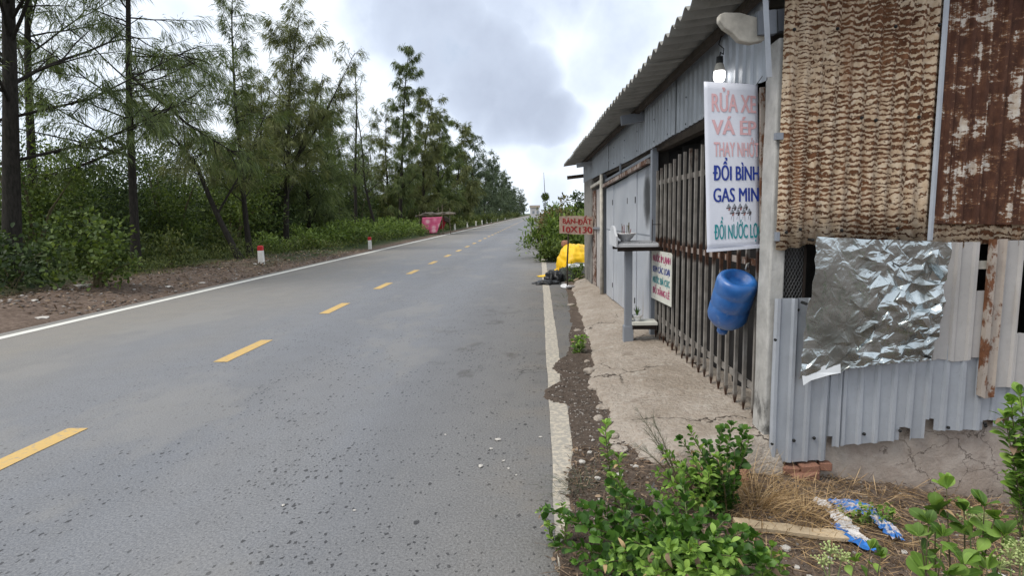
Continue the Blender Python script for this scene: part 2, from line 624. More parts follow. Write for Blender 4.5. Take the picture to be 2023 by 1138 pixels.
def m_rustsheet():
    m, n, b = material('brown_rust_sheet', .85, 0, .25)
    p = n.pos()
    x = n.xyz(p)
    rust = n.ramp(n.noise(n.map(p, (2, 1, 1)), 9, 6, .7), [(.3, (.038, .017, .011)), (.5, (.070, .030, .019)), (.75, (.125, .056, .032))])
    # patches of old pale paint, blocky: stretched sideways, broken by the ribs
    a = n.noise(n.map(p, (1.0, 1, 1.5)), 5.2, 4, .65)
    bz = n.noise(n.map(p, (18, 1, 42)), 1.1, 5, .75)
    v = n.noise(n.map(p, (55, 1, 1.4)), 1.0, 3, .6)
    s = n.math('ADD', n.math('MULTIPLY', a, 1.0), n.math('ADD', n.math('MULTIPLY', bz, .70), n.math('MULTIPLY', v, .42)))
    fl = n.mr(s, 1.135, 1.18)
    pale = n.ramp(n.noise(p, 25, 4, .6), [(.3, (.36, .29, .225)), (.7, (.56, .53, .49))])
    c = n.mix(fl, rust, pale)
    edge = n.math('MULTIPLY', n.mr(s, 1.06, 1.13), n.math('SUBTRACT', 1.0, fl))
    c = n.mix(n.math('MULTIPLY', edge, .5), c, (.24, .12, .06))
    n.put(b.inputs['Base Color'], c)
    n.put(b.inputs['Normal'], n.bump(fl, .6, .003))
    MT['brown_rust_sheet'] = m


def m_rustedge(name, pale=(.45, .40, .36), rust=(.19, .075, .032), amt=.5, scale=7):
    m, n, b = material(name, .8, .1, .3)
    p = n.pos()
    f = n.noise(n.map(p, (1, 1, .55)), scale, 6, .7)
    r = n.ramp(n.noise(p, 30, 5, .7), [(.3, tuple(k * .4 for k in rust)), (.7, rust)])
    lo, hi = .72 - amt * .45, .80 - amt * .45
    c = n.mix(n.mr(f, lo, hi), n.ramp(n.noise(p, 9, 4, .6), [(.3, tuple(k * .75 for k in pale)), (.7, pale)]), r)
    n.put(b.inputs['Base Color'], c)
    n.put(b.inputs['Normal'], n.bump(f, .4, .006))
    MT[name] = m


def m_bars():
    """grille bars: weathered pale paint, rust creeping round the mid rail, the tips and the heads"""
    m, n, b = material('rusty_bar_paint', .75, .1, .3)
    p = n.pos()
    z = n.xyz(p)[2]
    f = n.noise(n.map(p, (1, 1, .4)), 12, 5, .7)
    near = n.math('ADD', n.mr(n.math('ABSOLUTE', n.math('SUBTRACT', z, 1.14)), .14, .02, 0, .36), n.math('ADD', n.mr(z, .26, .08, 0, .5), n.mr(z, 1.7, 2.05, 0, .16)))
    k = n.mr(n.math('ADD', f, near), .60, .78)
    pale = n.ramp(n.noise(p, 8, 4, .6), [(.3, (.15, .135, .12)), (.7, (.31, .29, .265))])
    rust = n.ramp(n.noise(p, 40, 4, .7), [(.3, (.028, .016, .012)), (.7, (.10, .048, .028))])
    n.put(b.inputs['Base Color'], n.mix(k, pale, rust))
    n.put(b.inputs['Normal'], n.bump(f, .4, .004))
    MT['rusty_bar_paint'] = m


def m_leaf(name, a, b_, c, trans=.35, rough=.5, scale=2.0, spec=.35):
    m, n, b = material(name, rough, 0, spec)
    nt = m.node_tree
    g = n.node('ShaderNodeNewGeometry')
    rnd = g.outputs['Random Per Island']
    ps = n.noise(g.outputs['Position'], scale, 3, .6)
    f = n.math('ADD', n.math('MULTIPLY', rnd, .55), n.math('MULTIPLY', ps, .5))
    col = n.ramp(f, [(.22, a), (.52, b_), (.82, c)])
    n.put(b.inputs['Base Color'], col)
    tr = n.node('ShaderNodeBsdfTranslucent')
    n.put(tr.inputs['Color'], n.mix(1.0, col, (1.0, 1.0, .55), 'MULTIPLY'))
    mx = n.node('ShaderNodeMixShader')
    mx.inputs[0].default_value = trans
    nt.links.new(b.outputs[0], mx.inputs[1])
    nt.links.new(tr.outputs[0], mx.inputs[2])
    nt.links.new(mx.outputs[0], nt.nodes['Material Output'].inputs['Surface'])
    MT[name] = m


def m_leafobj(name, a, b_, c, trans=.40, rough=.58):
    """leaf objects: colour differs from leaf to leaf, paler midrib and veins"""
    m, n, b = material(name, rough, 0, .4)
    nt = m.node_tree
    oi = n.node('ShaderNodeObjectInfo').outputs['Random']
    uv = n.coord('Object')
    x = n.xyz(uv)
    col = n.ramp(oi, [(.1, a), (.5, b_), (.95, c)])
    rib = n.mr(n.math('ABSOLUTE', x[0]), .05, .0, 0, .35)
    col = n.mix(rib, col, tuple(min(1, k * 1.8 + .03) for k in b_))
    col = n.mix(n.mr(n.noise(n.pos(), 60, 3, .6), .5, .8, 0, .4), col, tuple(k * .6 for k in b_))
    n.put(b.inputs['Base Color'], col)
    tr = n.node('ShaderNodeBsdfTranslucent')
    n.put(tr.inputs['Color'], n.mix(1.0, col, (1.0, 1.0, .5), 'MULTIPLY'))
    mx = n.node('ShaderNodeMixShader')
    mx.inputs[0].default_value = trans
    nt.links.new(b.outputs[0], mx.inputs[1])
    nt.links.new(tr.outputs[0], mx.inputs[2])
    nt.links.new(mx.outputs[0], nt.nodes['Material Output'].inputs['Surface'])
    MT[name] = m


def m_bark(name, a, b_):
    m, n, b = material(name, .95, 0, .15)
    p = n.coord()
    f = n.noise(n.map(p, (4, 4, 1)), 6, 6, .7)
    n.put(b.inputs['Base Color'], n.ramp(f, [(.3, a), (.7, b_)]))
    n.put(b.inputs['Normal'], n.bump(f, .9, .02))
    MT[name] = m


def m_foil():
    m, n, b = material('crumpled_foil', .22, .85, .4)
    p = n.pos()
    f = n.noise(p, 6, 5, .65)
    c = n.ramp(f, [(.3, (.36, .40, .41)), (.65, (.58, .63, .645))])
    dirt = n.mr(n.noise(p, 3.6, 5, .7), .48, .66, 0, .75)
    c = n.mix(dirt, c, (.20, .21, .195))
    d = n.vmath('DISTANCE', n.map(p, (1, 1, 1.0)), (1.785, 3.42, 1.205))
    n.put(b.inputs['Base Color'], c)
    n.put(b.inputs['Roughness'], n.math('ADD', n.mr(f, .3, .75, .14, .26), n.math('MULTIPLY', dirt, .25)))
    n.put(b.inputs['Normal'], n.bump(n.noise(p, 15, 3, .6, .9), .22, .02))
    MT['crumpled_foil'] = m


def m_door():
    m, n, b = material('door_sheet_paint', .5, .15, .45)
    p = n.pos()
    x = n.xyz(p)
    g = n.noise(p, 1.6, 4, .6)
    c = n.ramp(g, [(.3, (.37, .395, .44)), (.7, (.49, .51, .55))])
    drip = n.math('MULTIPLY', n.mr(n.noise(n.map(p, (1, 5, .5)), 3.2, 5, .65), .5, .75), n.mr(x[2], .9, .15, .12, .7))
    c = n.mix(drip, c, (.23, .19, .15))
    # soot blown on the sheet beside the grille post
    dy = n.math('DIVIDE', n.math('SUBTRACT', x[1], 6.83), .24)
    dz = n.math('DIVIDE', n.math('SUBTRACT', x[2], 1.64), .36)
    dd = n.math('ADD', n.math('MULTIPLY', dy, dy), n.math('MULTIPLY', dz, dz))
    dd = n.math('ADD', dd, n.math('MULTIPLY', n.math('SUBTRACT', n.noise(p, 6, 4, .6), .5), 1.0))
    c = n.mix(n.mr(dd, 1.25, .1, 0, .93), c, (.02, .02, .021))
    rs = n.mr(n.noise(p, 16, 5, .7), .68, .76, 0, .7)
    c = n.mix(n.math('MULTIPLY', rs, n.mr(x[2], .8, .2, .2, 1)), c, (.10, .055, .03))
    n.put(b.inputs['Base Color'], c)
    MT['door_sheet_paint'] = m


def m_cloth_pink():
    m, n, b = material('pink_flower_cloth', .9, 0, .2)
    p = n.coord()
    q = n.map(p, (1, 0.02, 1))
    d = n.vor(q, 2.3, 'F1', 'Distance', .55)
    c = n.ramp(d, [(.0, (.70, .25, .30)), (.10, (.86, .56, .56)), (.30, (.84, .44, .48)), (.42, (.76, .20, .30)), (.7, (.66, .11, .22))])
    c = n.mix(n.mr(n.noise(q, 6, 3, .6), .45, .7, 0, .5), c, (.72, .20, .38))
    n.put(b.inputs['Base Color'], c)
    MT['pink_flower_cloth'] = m


m_road()
m_paint('road_white', (.46, .405, .325), .25)
m_paint('road_white_clean', (.60, .59, .545), .56)
m_paint('road_yellow', (.52, .35, .13), .36)
m_ground()
m_apron()
m_concrete('pillar_concrete')
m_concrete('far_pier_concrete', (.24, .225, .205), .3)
m_render_wall()
m_galv('grey_sheet', (.385, .41, .45), .42, .25, .22)
m_galv('fascia_sheet', (.34, .36, .385), .5, .2, .25)
m_galv('weathered_sheet', (.42, .40, .385), .6, .1, .5, (.30, .25, .20))
m_galv('steel_grey_paint', (.23, .25, .285), .5, .15, .25)
m_galv('roof_cement', (.27, .265, .245), .92, 0, .5, (.10, .10, .085))
m_flaked()
m_rustsheet()
m_rustedge('rusted_strip', (.40, .345, .30), (.20, .085, .042), .50, 13)
m_rustedge('rusted_beam', (.36, .31, .28), (.14, .062, .034), .55, 12)
m_bars()
m_foil()
m_door()
m_cloth_pink()
m_leaf('needles', (0.049, 0.071, 0.025), (0.098, 0.135, 0.046), (0.189, 0.230, 0.077), .40, .6, 1.1)
m_leaf('needles_olive', (0.066, 0.079, 0.030), (0.130, 0.149, 0.056), (0.229, 0.244, 0.094), .42, .6, 1.1)
m_leaf('needles_far', (0.041, 0.064, 0.038), (0.075, 0.103, 0.058), (0.124, 0.160, 0.085), .28, .7, .3)
m_leaf('thicket', (0.021, 0.033, 0.014), (0.042, 0.070, 0.024), (0.100, 0.147, 0.043), .30, .6, .9)
m_leaf('thicket_light', (0.037, 0.060, 0.016), (0.086, 0.131, 0.031), (0.183, 0.240, 0.056), .35, .6, .9)
m_leaf('weed', (0.034, 0.050, 0.014), (0.086, 0.116, 0.032), (0.180, 0.200, 0.063), .35, .6, 1.2)
m_leaf('bush_far', (0.043, 0.074, 0.017), (0.120, 0.185, 0.037), (0.246, 0.330, 0.079), .35, .55, 1.4)
m_leaf('bush_flower', (0.047, 0.060, 0.021), (0.130, 0.130, 0.047), (0.221, 0.137, 0.065), .35, .6, 2)
m_leaf('leaf_fresh', (0.044, 0.114, 0.016), (0.111, 0.260, 0.031), (0.221, 0.429, 0.072), .40, .42, 3)
m_leaf('leaf_deep', (0.029, 0.078, 0.013), (0.064, 0.149, 0.024), (0.140, 0.268, 0.045), .35, .42, 3)
m_leaf('straw', (0.192, 0.120, 0.056), (0.400, 0.264, 0.136), (0.608, 0.440, 0.256), .25, .8, 4)
m_leaf('litter', (0.049, 0.031, 0.021), (0.140, 0.092, 0.059), (0.364, 0.266, 0.182), .1, .9, 6)
m_leaf('seedling_needles', (.04, .055, .035), (.085, .11, .07), (.14, .17, .11), .3, .7, 5)
m_leafobj('leaf_obj', (0.076, 0.150, 0.024), (0.177, 0.314, 0.046), (0.329, 0.492, 0.105))
m_leafobj('leaf_obj_deep', (0.056, 0.112, 0.022), (0.119, 0.210, 0.037), (0.213, 0.329, 0.064))
m_bark('bark', (.013, .012, .010), (.042, .037, .032))
m_bark('bark_pale', (.05, .045, .038), (.14, .125, .105))
simple('stem', (.10, .085, .045), .8, 0, .35, 20)
simple('stem_green', (.13, .16, .06), .7, 0, .3, 20)
simple('stone', (.22, .205, .19), .9, 0, .45, 8, .5, 30)
simple('pale_stone', (.50, .47, .43), .9, 0, .25, 8, .5, 30)
simple('brick_red', (.25, .125, .085), .95, 0, .35, 14, .6, 50)
simple('wood_old', (.20, .155, .11), .9, 0, .4, 8, .5, 40)
simple('wood_dark', (.055, .042, .032), .9, 0, .4, 8, .5, 40)
simple('board_pale', (.42, .33, .22), .9, 0, .3, 7, .5, 40)
simple('plank_whitewash', (.50, .47, .41), .9, 0, .28, 9, .5, 30)
simple('gap_dark_cloth', (.012, .011, .011), .95, 0, .5, 3)  # near-black, puts the shade behind the grille into the colour
simple('black_plastic', (.012, .012, .013), .4, 0, .3, 9)
simple('grey_cloth', (.12, .125, .13), .9, 0, .4, 9, .5, 25)
simple('dark_net', (.045, .05, .045), .95, 0, .5, 20, .8, 60)
simple('white_plastic', (.62, .64, .66), .45, 0, .12, 9)
simple('yellow_tarp', (.72, .44, .008), .5, 0, .14, 3, .3, 9)
simple('blue_rag', (.03, .16, .48), .75, 0, .4, 9, .5, 40)
simple('white_rag', (.58, .56, .55), .85, 0, .2, 9, .5, 40)
simple('pink_rag', (.50, .33, .30), .9, 0, .3, 9, .5, 40)
simple('banner_vinyl', (.66, .68, .76), .45, 0, .07, 3, .22, 5)
simple('ink_pink', (.66, .40, .42), .5, 0, .12, 14)
simple('ink_navy', (.014, .04, .27), .5, 0, .2, 14)
simple('ink_teal', (.008, .25, .28), .5, 0, .2, 14)
simple('ink_magenta', (.42, .045, .15), .5, 0, .2, 14)
simple('ink_grey', (.20, .22, .25), .5, 0, .3, 20)
simple('ink_dark', (.05, .035, .04), .5, 0, .3, 20)
simple('ink_brown', (.30, .14, .13), .5, 0, .3, 20)
simple('sign_board', (.58, .575, .52), .6, 0, .1, 5, .1, 6)
simple('paint_red', (.19, .012, .010), .6, 0, .35, 12)
simple('ply_sign', (.26, .185, .145), .85, 0, .3, 10, .3, 30)
simple('marker_white', (.66, .64, .60), .75, 0, .15, 8, .3, 40)
simple('marker_red', (.42, .018, .022), .6, 0, .2, 8)
simple('screw', (.02, .02, .02), .5, .5, .2, 9)
simple('iron_dark', (.03, .022, .018), .8, .2, .4, 14)
simple('granite', (.26, .265, .28), .6, 0, .65, 90)
simple('altar_stone', (.50, .51, .53), .7, 0, .12, 8)
simple('porcelain', (.66, .66, .67), .25, 0, .05, 8, 0, 40, .5)
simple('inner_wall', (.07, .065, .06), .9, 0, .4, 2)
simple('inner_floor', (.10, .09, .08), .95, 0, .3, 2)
simple('wire', (.16, .16, .165), .5, .6, .2, 9)
simple('rubber', (.02, .02, .02), .7, 0, .2, 9)
simple('far_render', (.48, .46, .45), .9, 0, .1, .3)
simple('stall_roof', (.17, .145, .115), .95, 0, .4, 3)
simple('red_cloth', (.20, .012, .02), .9, 0, .3, 4)

# ------------------------------------------------------------------ ground, road, apron
A2 = np.array([1.40, 3.75])
B2 = np.array([0.985, 12.3])
WD = (B2 - A2) / np.linalg.norm(B2 - A2)
WN = np.array([-WD[1], WD[0]])          # outward, to the road (-X)


def wp(s, o, z):
    """point of the shack's front wall: s along it from the near corner, o out towards the road"""
    return V((A2[0] + WD[0] * s + WN[0] * o, A2[1] + WD[1] * s + WN[1] * o, z))


SOIL = [(0, .0), (2.0, .0), (2.4, .02), (2.62, .06), (2.8, .10), (3.1, .10), (3.4, .14), (3.9, .165), (4.25, .15), (4.4, .19), (4.5, .05), (4.62, -.03),
        (4.85, .0), (5.05, .12), (5.3, .14), (5.5, .06), (5.75, .12), (6.1, .24), (6.6, .30), (7.5, .36), (9, .42), (12, .50), (14, .5), (40, .45), (2000, .45)]
SY = [a for a, b in SOIL]
SX = [b for a, b in SOIL]


def gz(x, y):
    x = np.asarray(x, dtype=np.float64)
    y = np.asarray(y, dtype=np.float64)
    n1 = fbm(x * 1.1, y * 1.1, 3)
    n2 = fbm(x * 5, y * 5, 9)
    n3 = fbm(x * 17, y * 17, 21, 3)
    z = np.full(np.broadcast(x, y).shape, -.06)
    # right of the road
    xe = np.interp(y, SY, SX) + n2 * .09 + n3 * .03
    right = .012 + n2 * .035 + n3 * .02 - .15 * np.clip(x - .55, 0, 3) * sstep(7, 3.7, y) + n1 * .05 * sstep(.4, 1.2, x)
    right = np.where(x > 3.4, np.maximum(right, -.42), right)
    k = sstep(-.02, .05, x - xe)
    z = z * (1 - k) + np.maximum(right, np.where(x < .5, .006, -9)) * k
    # left verge: a low uneven earth bank, then the plantation floor
    xl = -7.42 + n1 * .12 + n2 * .10
    kl = sstep(.0, .16, xl - x)
    bank = .02 + .16 * sstep(-7.6, -9.4, x) + n1 * .16 + n2 * .06 + n3 * .02
    bank = np.maximum(bank, .008)
    z = z * (1 - kl) + bank * kl
    far = np.hypot(x, y)
    z = z - np.where(far > 60, np.clip((far - 60) / 400, 0, 1) * .4, 0) * (np.abs(x + 3.5) > 9)
    return z


xs = np.unique(np.concatenate([np.array([-2500, -1200, -600, -300, -160, -90, -60, -45, -36, -30, -26]), np.arange(-22, -11.9, .6), np.arange(-11.9, -7.0, .1),
                               np.array([-6.6, -5, -3.5, -2, -1, -.5]), np.arange(-.3, 3.4, .034), np.arange(3.4, 7, .5), np.array([8, 10, 14, 20, 30, 50, 90, 160, 300, 700, 1500, 2500])]))
ys = np.unique(np.concatenate([np.array([-600, -200, -60, -20, -8, -3, 0, .6, 1.0]), np.arange(1.3, 6.6, .034), np.arange(6.6, 14, .11), np.arange(14, 32, .2), np.arange(32, 60, .8),
                               np.array([62, 66, 72, 80, 90, 105, 125, 150, 180, 220, 270, 340, 430, 600, 900, 1500, 3000])]))
GX, GY = np.meshgrid(xs, ys)
GZ = gz(GX, GY)
nx, ny = len(xs), len(ys)
idx = np.arange(nx * ny).reshape(ny, nx)
q = np.stack([idx[:-1, :-1], idx[:-1, 1:], idx[1:, 1:], idx[1:, :-1]], -1).reshape(-1, 4)
gr = link('ground', mesh_np('ground', np.stack([GX, GY, GZ], -1), q), MT['soil'], smooth=True, recentre=False)
tag(gr, 'brown earth and litter on both sides of the road', kind='structure')


def g1(x, y):
    return float(gz(np.array([x]), np.array([y]))[0])


# the road: gently crowned strip
ry = np.unique(np.concatenate([np.arange(-12, 40, 2.0), np.arange(40, 420, 20)]))
rx = np.array([-7.5, -7.45, -5.5, -3.45, -1.5, .62, .67])
RXg, RYg = np.meshgrid(rx, ry)
RZg = np.where((RXg < -7.46) | (RXg > .64), -.08, 0.0)
ri = np.arange(RXg.size).reshape(RXg.shape)
rq = np.stack([ri[:-1, :-1], ri[:-1, 1:], ri[1:, 1:], ri[1:, :-1]], -1).reshape(-1, 4)
road = link('road', mesh_np('road', np.stack([RXg, RYg, RZg], -1), rq), MT['asphalt'], recentre=False)
tag(road, 'worn grey asphalt two lane road running to the horizon', kind='structure')


def paint(name, x0, x1, y0, y1, mat, skew=0.0, step=1.0, ragged=0.006):
    n = max(2, int((y1 - y0) / step) + 1)
    yy = np.linspace(y0, y1, n)
    vs = []
    for i, y in enumerate(yy):
        vs.append((x0 + random.uniform(-ragged, ragged), y - skew, .004))
        vs.append((x1 + random.uniform(-ragged, ragged), y + skew, .004))
    fs = [(2 * i, 2 * i + 1, 2 * i + 3, 2 * i + 2) for i in range(n - 1)]
    return link(name, mesh_np(name, vs, fs), mat, road, recentre=True)


paint('edge_line', .057, .195, -4, 160, MT['road_white'], 0, .25, .006)
paint('edge_line', -7.23, -7.06, -2, 260, MT['road_white_clean'], 0, .5, .006)
for k in range(-2, 60):
    yc = 6.415 + 3 * k
    paint('lane_dash', -3.475, -3.32, yc - .54, yc + .54, MT['road_yellow'], .0, .2, .003)

# concrete apron in front of the shack, crumbling towards the gutter
EDGE = [(3.1, .80), (3.25, .62), (3.38, .48), (3.6, .42), (3.8, .41), (4.1, .46), (4.32, .5), (4.6, .44), (5.0, .40), (5.5, .47), (6.15, .52), (7.0, .53), (7.59, .55), (9, .57), (11.6, .62), (12.6, .75), (13.0, .9)]
EY = [a for a, b in EDGE]
EX = [b for a, b in EDGE]


def apron_z(x, y):
    xe = np.interp(y, EY, EX) + fbm(x * 4, y * 4, 40) * .08 + fbm(x * 15, y * 15, 44, 3) * .04
    wall = A2[0] + WD[0] / WD[1] * (y - A2[1])
    t = np.clip((x - xe) / np.maximum(wall - xe, .1), 0, 1)
    z = .018 + .098 * t ** .55 + fbm(x * 2.2, y * 2.2, 50) * .035 + fbm(x * 7, y * 7, 52, 4) * .026 - .05 * sstep(4.3, 3.2, y) * sstep(.9, .5, x)
    ynear = 3.36 + .10 * np.clip((x - .45) / .95, 0, 1.2) + fbm(x * 5, y * 2, 61) * .16
    din = np.minimum(x - xe, np.minimum(y - ynear, 12.75 - y))
    din = np.minimum(din, np.where(y < 3.8, 1.47 - x, 9))
    k = sstep(-.045, .04, din)
    return z * k + (-.14) * (1 - k)


ax = np.arange(.2, 1.75, .027)
ay = np.concatenate([np.arange(3.0, 7.2, .027), np.arange(7.2, 13.3, .06)])
AX, AY = np.meshgrid(ax, ay)
AZ = apron_z(AX, AY)
ai = np.arange(AX.size).reshape(AX.shape)
aq = np.stack([ai[:-1, :-1], ai[:-1, 1:], ai[1:, 1:], ai[1:, :-1]], -1).reshape(-1, 4)
keep = AZ.ravel()[aq].max(1) > -.13
ap = link('concrete_apron', mesh_np('concrete_apron', np.stack([AX, AY, AZ], -1), aq[keep]), MT['old_concrete_apron'], smooth=True, recentre=False)
tag(ap, 'sloping crumbled beige concrete apron in front of the shack', kind='structure')


def a1(x, y):
    return float(apron_z(np.array([x]), np.array([y]))[0])


def at(px, py, Y):
    d = raydir(px, py)
    return V((0, 0, CAM_Z)) + d * (Y / d.y)


def gp(px, py, z=0.0):
    d = raydir(px, py)
    return V((0, 0, CAM_Z)) + d * ((z - CAM_Z) / d.z)


# ------------------------------------------------------------------ the shack
shack = thing('shack', 'roadside shack of patched corrugated sheets with a rusty barred front', 'shack', (1.40, 3.75, 0))


def zw(s):
    return 2.765 - .032 * s


def trap(x0, x1, p, dep, rib=.35, ph=0.0):
    """columns of a ribbed sheet: (x, offset)"""
    out = [(x0, 0.0)]
    k = math.floor((x0 - ph) / p) - 1
    while True:
        b = ph + k * p
        if b > x1:
            break
        for fx, d in ((0, 0), (rib * .28, dep), (rib * .72, dep), (rib, 0)):
            x = b + fx * p
            if x0 + 1e-4 < x < x1 - 1e-4:
                out.append((x, d))
        k += 1
    out.append((x1, 0.0))
    # offsets at the two ends follow the profile
    def prof(x):
        t = ((x - ph) / p) % 1.0
        if t < rib * .28:
            return dep * t / (rib * .28)
        if t < rib * .72:
            return dep
        if t < rib:
            return dep * (rib - t) / (rib * .28)
        return 0.0
    out[0] = (x0, prof(x0))
    out[-1] = (x1, prof(x1))
    return out


def wave(x0, x1, p, amp, n=8):
    c = max(3, int((x1 - x0) / p * n))
    return [(x0 + (x1 - x0) * i / c, amp * math.sin(2 * math.pi * (x0 + (x1 - x0) * i / c) / p)) for i in range(c + 1)]


def sheet(name, mat, parent, P, cols, zb, zt, rows=2, thick=.0016, smooth=False):
    """P(x, off, z) -> point; zb / zt functions of x"""
    m = MB()
    for x, o in cols:
        for r in range(rows + 1):
            z = zb(x) + (zt(x) - zb(x)) * r / rows
            m.v.append(tuple(P(x, o, z)))
    k = rows + 1
    m.f = [(i * k + r, (i + 1) * k + r, (i + 1) * k + r + 1, i * k + r + 1) for i in range(len(cols) - 1) for r in range(rows)]
    o = link(name, m, mat, parent, smooth=smooth)
    return solid(o, thick)


# roof of corrugated fibre cement, ten lapped sheets
def roofP(s, off, o):
    return wp(s, o, zw(s) - .125 * o + .055 + off)


for i in range(10):
    s0 = -.52 + i * .93
    cols = wave(s0, s0 + .985, .177, .024, 10)
    ev = .43 + random.uniform(-.012, .02)
    m = MB()
    lift = .007 * (i % 2)
    for s, o in cols:
        for r in range(7):
            t = ev + (-3.75 - ev) * r / 6
            m.v.append(tuple(roofP(s, o + lift, t)))
    m.f = [(a * 7 + r, (a + 1) * 7 + r, (a + 1) * 7 + r + 1, a * 7 + r + 1) for a in range(len(cols) - 1) for r in range(6)]
    solid(link('roof_sheet', m, MT['roof_cement'], shack, smooth=True), .009)
# purlins under the eave
for o in (.10, -1.2, -2.4, -3.5):
    m = MB().bar(wp(-.30, o, zw(-.30) - .125 * o - .012), wp(8.6, o, zw(8.6) - .125 * o - .012), .05, .05)
    link('purlin', m, MT['wood_dark'], shack)

# fascia sheets over the front
for s0, s1, o, zb0, zb1 in ((-.08, .74, .035, 2.26, 2.28), (.70, 1.98, .0, 2.25, 2.215), (1.95, 3.2, .012, 2.215, 2.17), (3.17, 5.75, .0, 2.17, 2.15), (5.72, 8.86, .012, 2.15, 2.12)):
    f0 = lambda x, a=s0, b=s1, p=zb0, q=zb1: p + (q - p) * (x - a) / (b - a)
    sheet('fascia_sheet', MT['grey_sheet'] if s0 < 0 else MT['fascia_sheet'], shack, lambda x, of, z, o=o: wp(x, o + of, z), trap(s0, s1, .125, .014, .4), f0, lambda x: zw(x) + .03 - (.0), 1)
# nails in the fascia
for s in (1.05, 1.6, 2.2, 2.75, 3.6, 4.4, 5.2):
    for dz in (.07, .3):
        link('nail', MB().lathe([(0, .0), (.008, 0), (.008, .006), (0, .008)], 8).xf(Matrix.Translation(wp(s, .016, 2.2 + dz - .01 * s)) @ Matrix.Rotation(-math.pi / 2, 4, 'Y')), MT['screw'], shack)
# lintel and drip strip under the fascia
link('lintel', MB().bar(wp(.0, -.06, 2.205), wp(8.7, -.06, 2.10), .09, .07), MT['wood_dark'], shack)
for k in range(46):
    s = .95 + k * .0625
    m = MB().add([wp(s, .018, 2.245 - .0225 * s), wp(s + .04, .018, 2.245 - .0225 * s), wp(s + .04, .045, 2.222 - .0225 * s), wp(s, .045, 2.222 - .0225 * s)], [(0, 1, 2, 3)])
    solid(link('drip_tab', m, MT['iron_dark'], shack), .004)

# barred front: 17 bars with spiked feet on three rails
for z, o, mt in ((1.80, -.026, 'rusty_bar_paint'), (1.14, -.026, 'rusted_beam'), (.30, -.026, 'rusty_bar_paint')):
    link('grille_rail', MB().bar(wp(.0, o, z + .01), wp(2.74, o, z + (.0 if z > 1 else .03)), .016, .045), MT[mt], shack)
for i in range(17):
    s = .045 + i * .1625 + random.uniform(-.008, .008)
    zt = 2.13 - .012 * i + random.uniform(-.03, .03)
    zb = .155 + random.uniform(-.012, .015)
    ln = random.uniform(-.008, .008)
    m = MB().bar(wp(s, 0, zb + .05), wp(s + ln, 0, zt), .023, .022, up=(WN[0], WN[1], 0))
    m.bar(wp(s, 0, zb - .055), wp(s, 0, zb + .05), .004, .004, up=(WN[0], WN[1], 0), w2=.034, h2=.028)
    link('grille_bar', m, MT['rusty_bar_paint'], shack)
bevel(link('grille_post', MB().bar(wp(2.79, .0, .07), wp(2.79, .0, 2.18), .075, .07, up=(WN[0], WN[1], 0)), MT['steel_grey_paint'], shack), .004)
link('grille_sill', MB().bar(wp(.0, -.10, .06), wp(2.75, -.10, .06), .10, .10), MT['iron_dark'], shack)
# bit of hanging cloth widened into a near-black sheet, shade for the grille gaps
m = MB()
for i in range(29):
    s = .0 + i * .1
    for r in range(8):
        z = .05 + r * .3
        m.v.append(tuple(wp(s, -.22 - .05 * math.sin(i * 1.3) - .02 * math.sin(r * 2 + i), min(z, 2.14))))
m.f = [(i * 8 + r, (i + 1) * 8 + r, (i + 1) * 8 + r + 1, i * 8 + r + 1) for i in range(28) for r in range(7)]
link('gap_dark_backing', m, MT['gap_dark_cloth'], shack, smooth=True)

# sheet metal doors
dz = lambda s: 2.03 - .0475 * (s - 2.97) - .01
for s0, s1, o in ((2.90, 3.64, .0), (3.655, 4.19, .012), (4.205, 5.28, .0), (5.295, 5.93, .01)):
    m = MB()
    m.add([wp(s0, o, .13), wp(s1, o, .13), wp(s1, o, dz(s1)), wp(s0, o, dz(s0)), wp(s0, o - .022, .13), wp(s1, o - .022, .13), wp(s1, o - .022, dz(s1)), wp(s0, o - .022, dz(s0))],
          [(0, 1, 2, 3), (7, 6, 5, 4), (0, 4, 5, 1), (1, 5, 6, 2), (2, 6, 7, 3), (3, 7, 4, 0)])
    d = link('door_panel', m, MT['door_sheet_paint'], shack)
    bevel(d, .006, 2)
    zz = 1.22 + random.uniform(-.03, .03)
    link('seam', MB().bar(wp(s0 + .02, o + .002, zz), wp(s1 - .02, o + .002, zz), .005, .012), MT['steel_grey_paint'], d)
    if s0 > 3.6:
        link('lock_plate', MB().bar(wp(s0 + .035, o + .003, 1.60), wp(s0 + .035, o + .003, 1.68), .03, .008, up=(WN[0], WN[1], 0)), MT['screw'], d)
        link('lock_plate', MB().bar(wp(s0 + .035, o + .003, .33), wp(s0 + .035, o + .003, .40), .03, .008, up=(WN[0], WN[1], 0)), MT['screw'], d)
link('door_track', MB().bar(wp(2.86, .05, 2.045), wp(6.05, .05, 1.915), .045, .05), MT['rusted_beam'], shack)
link('door_track_cover', MB().bar(wp(2.86, .0, 2.115), wp(6.05, -.01, 2.01), .04, .035), MT['steel_grey_paint'], shack)
link('door_hanger', MB().bar(wp(4.62, .03, 1.96), wp(4.62, .03, 2.17), .04, .02), MT['steel_grey_paint'], shack)
link('rain_pipe', MB().tube([wp(6.10, .06, .06), wp(6.10, .06, 1.2), wp(6.12, .06, 2.12)], .03, 12), MT['plank_whitewash'], shack, smooth=True)
bevel(link('door_post', MB().bar(wp(6.22, .0, .06), wp(6.22, .0, 2.12), .10, .08, up=(WN[0], WN[1], 0)), MT['steel_grey_paint'], shack), .004)
for k in range(3):
    s0 = 6.30 + k * .42
    sheet('far_door_panel', MT['rusted_beam'] if k == 2 else MT['weathered_sheet'], shack, lambda x, of, z, o=-.02 * (k % 2): wp(x, o + of, z), trap(s0, s0 + .41, .10, .012, .4), lambda x: .13, lambda x: 1.92 - .01 * k, 1)
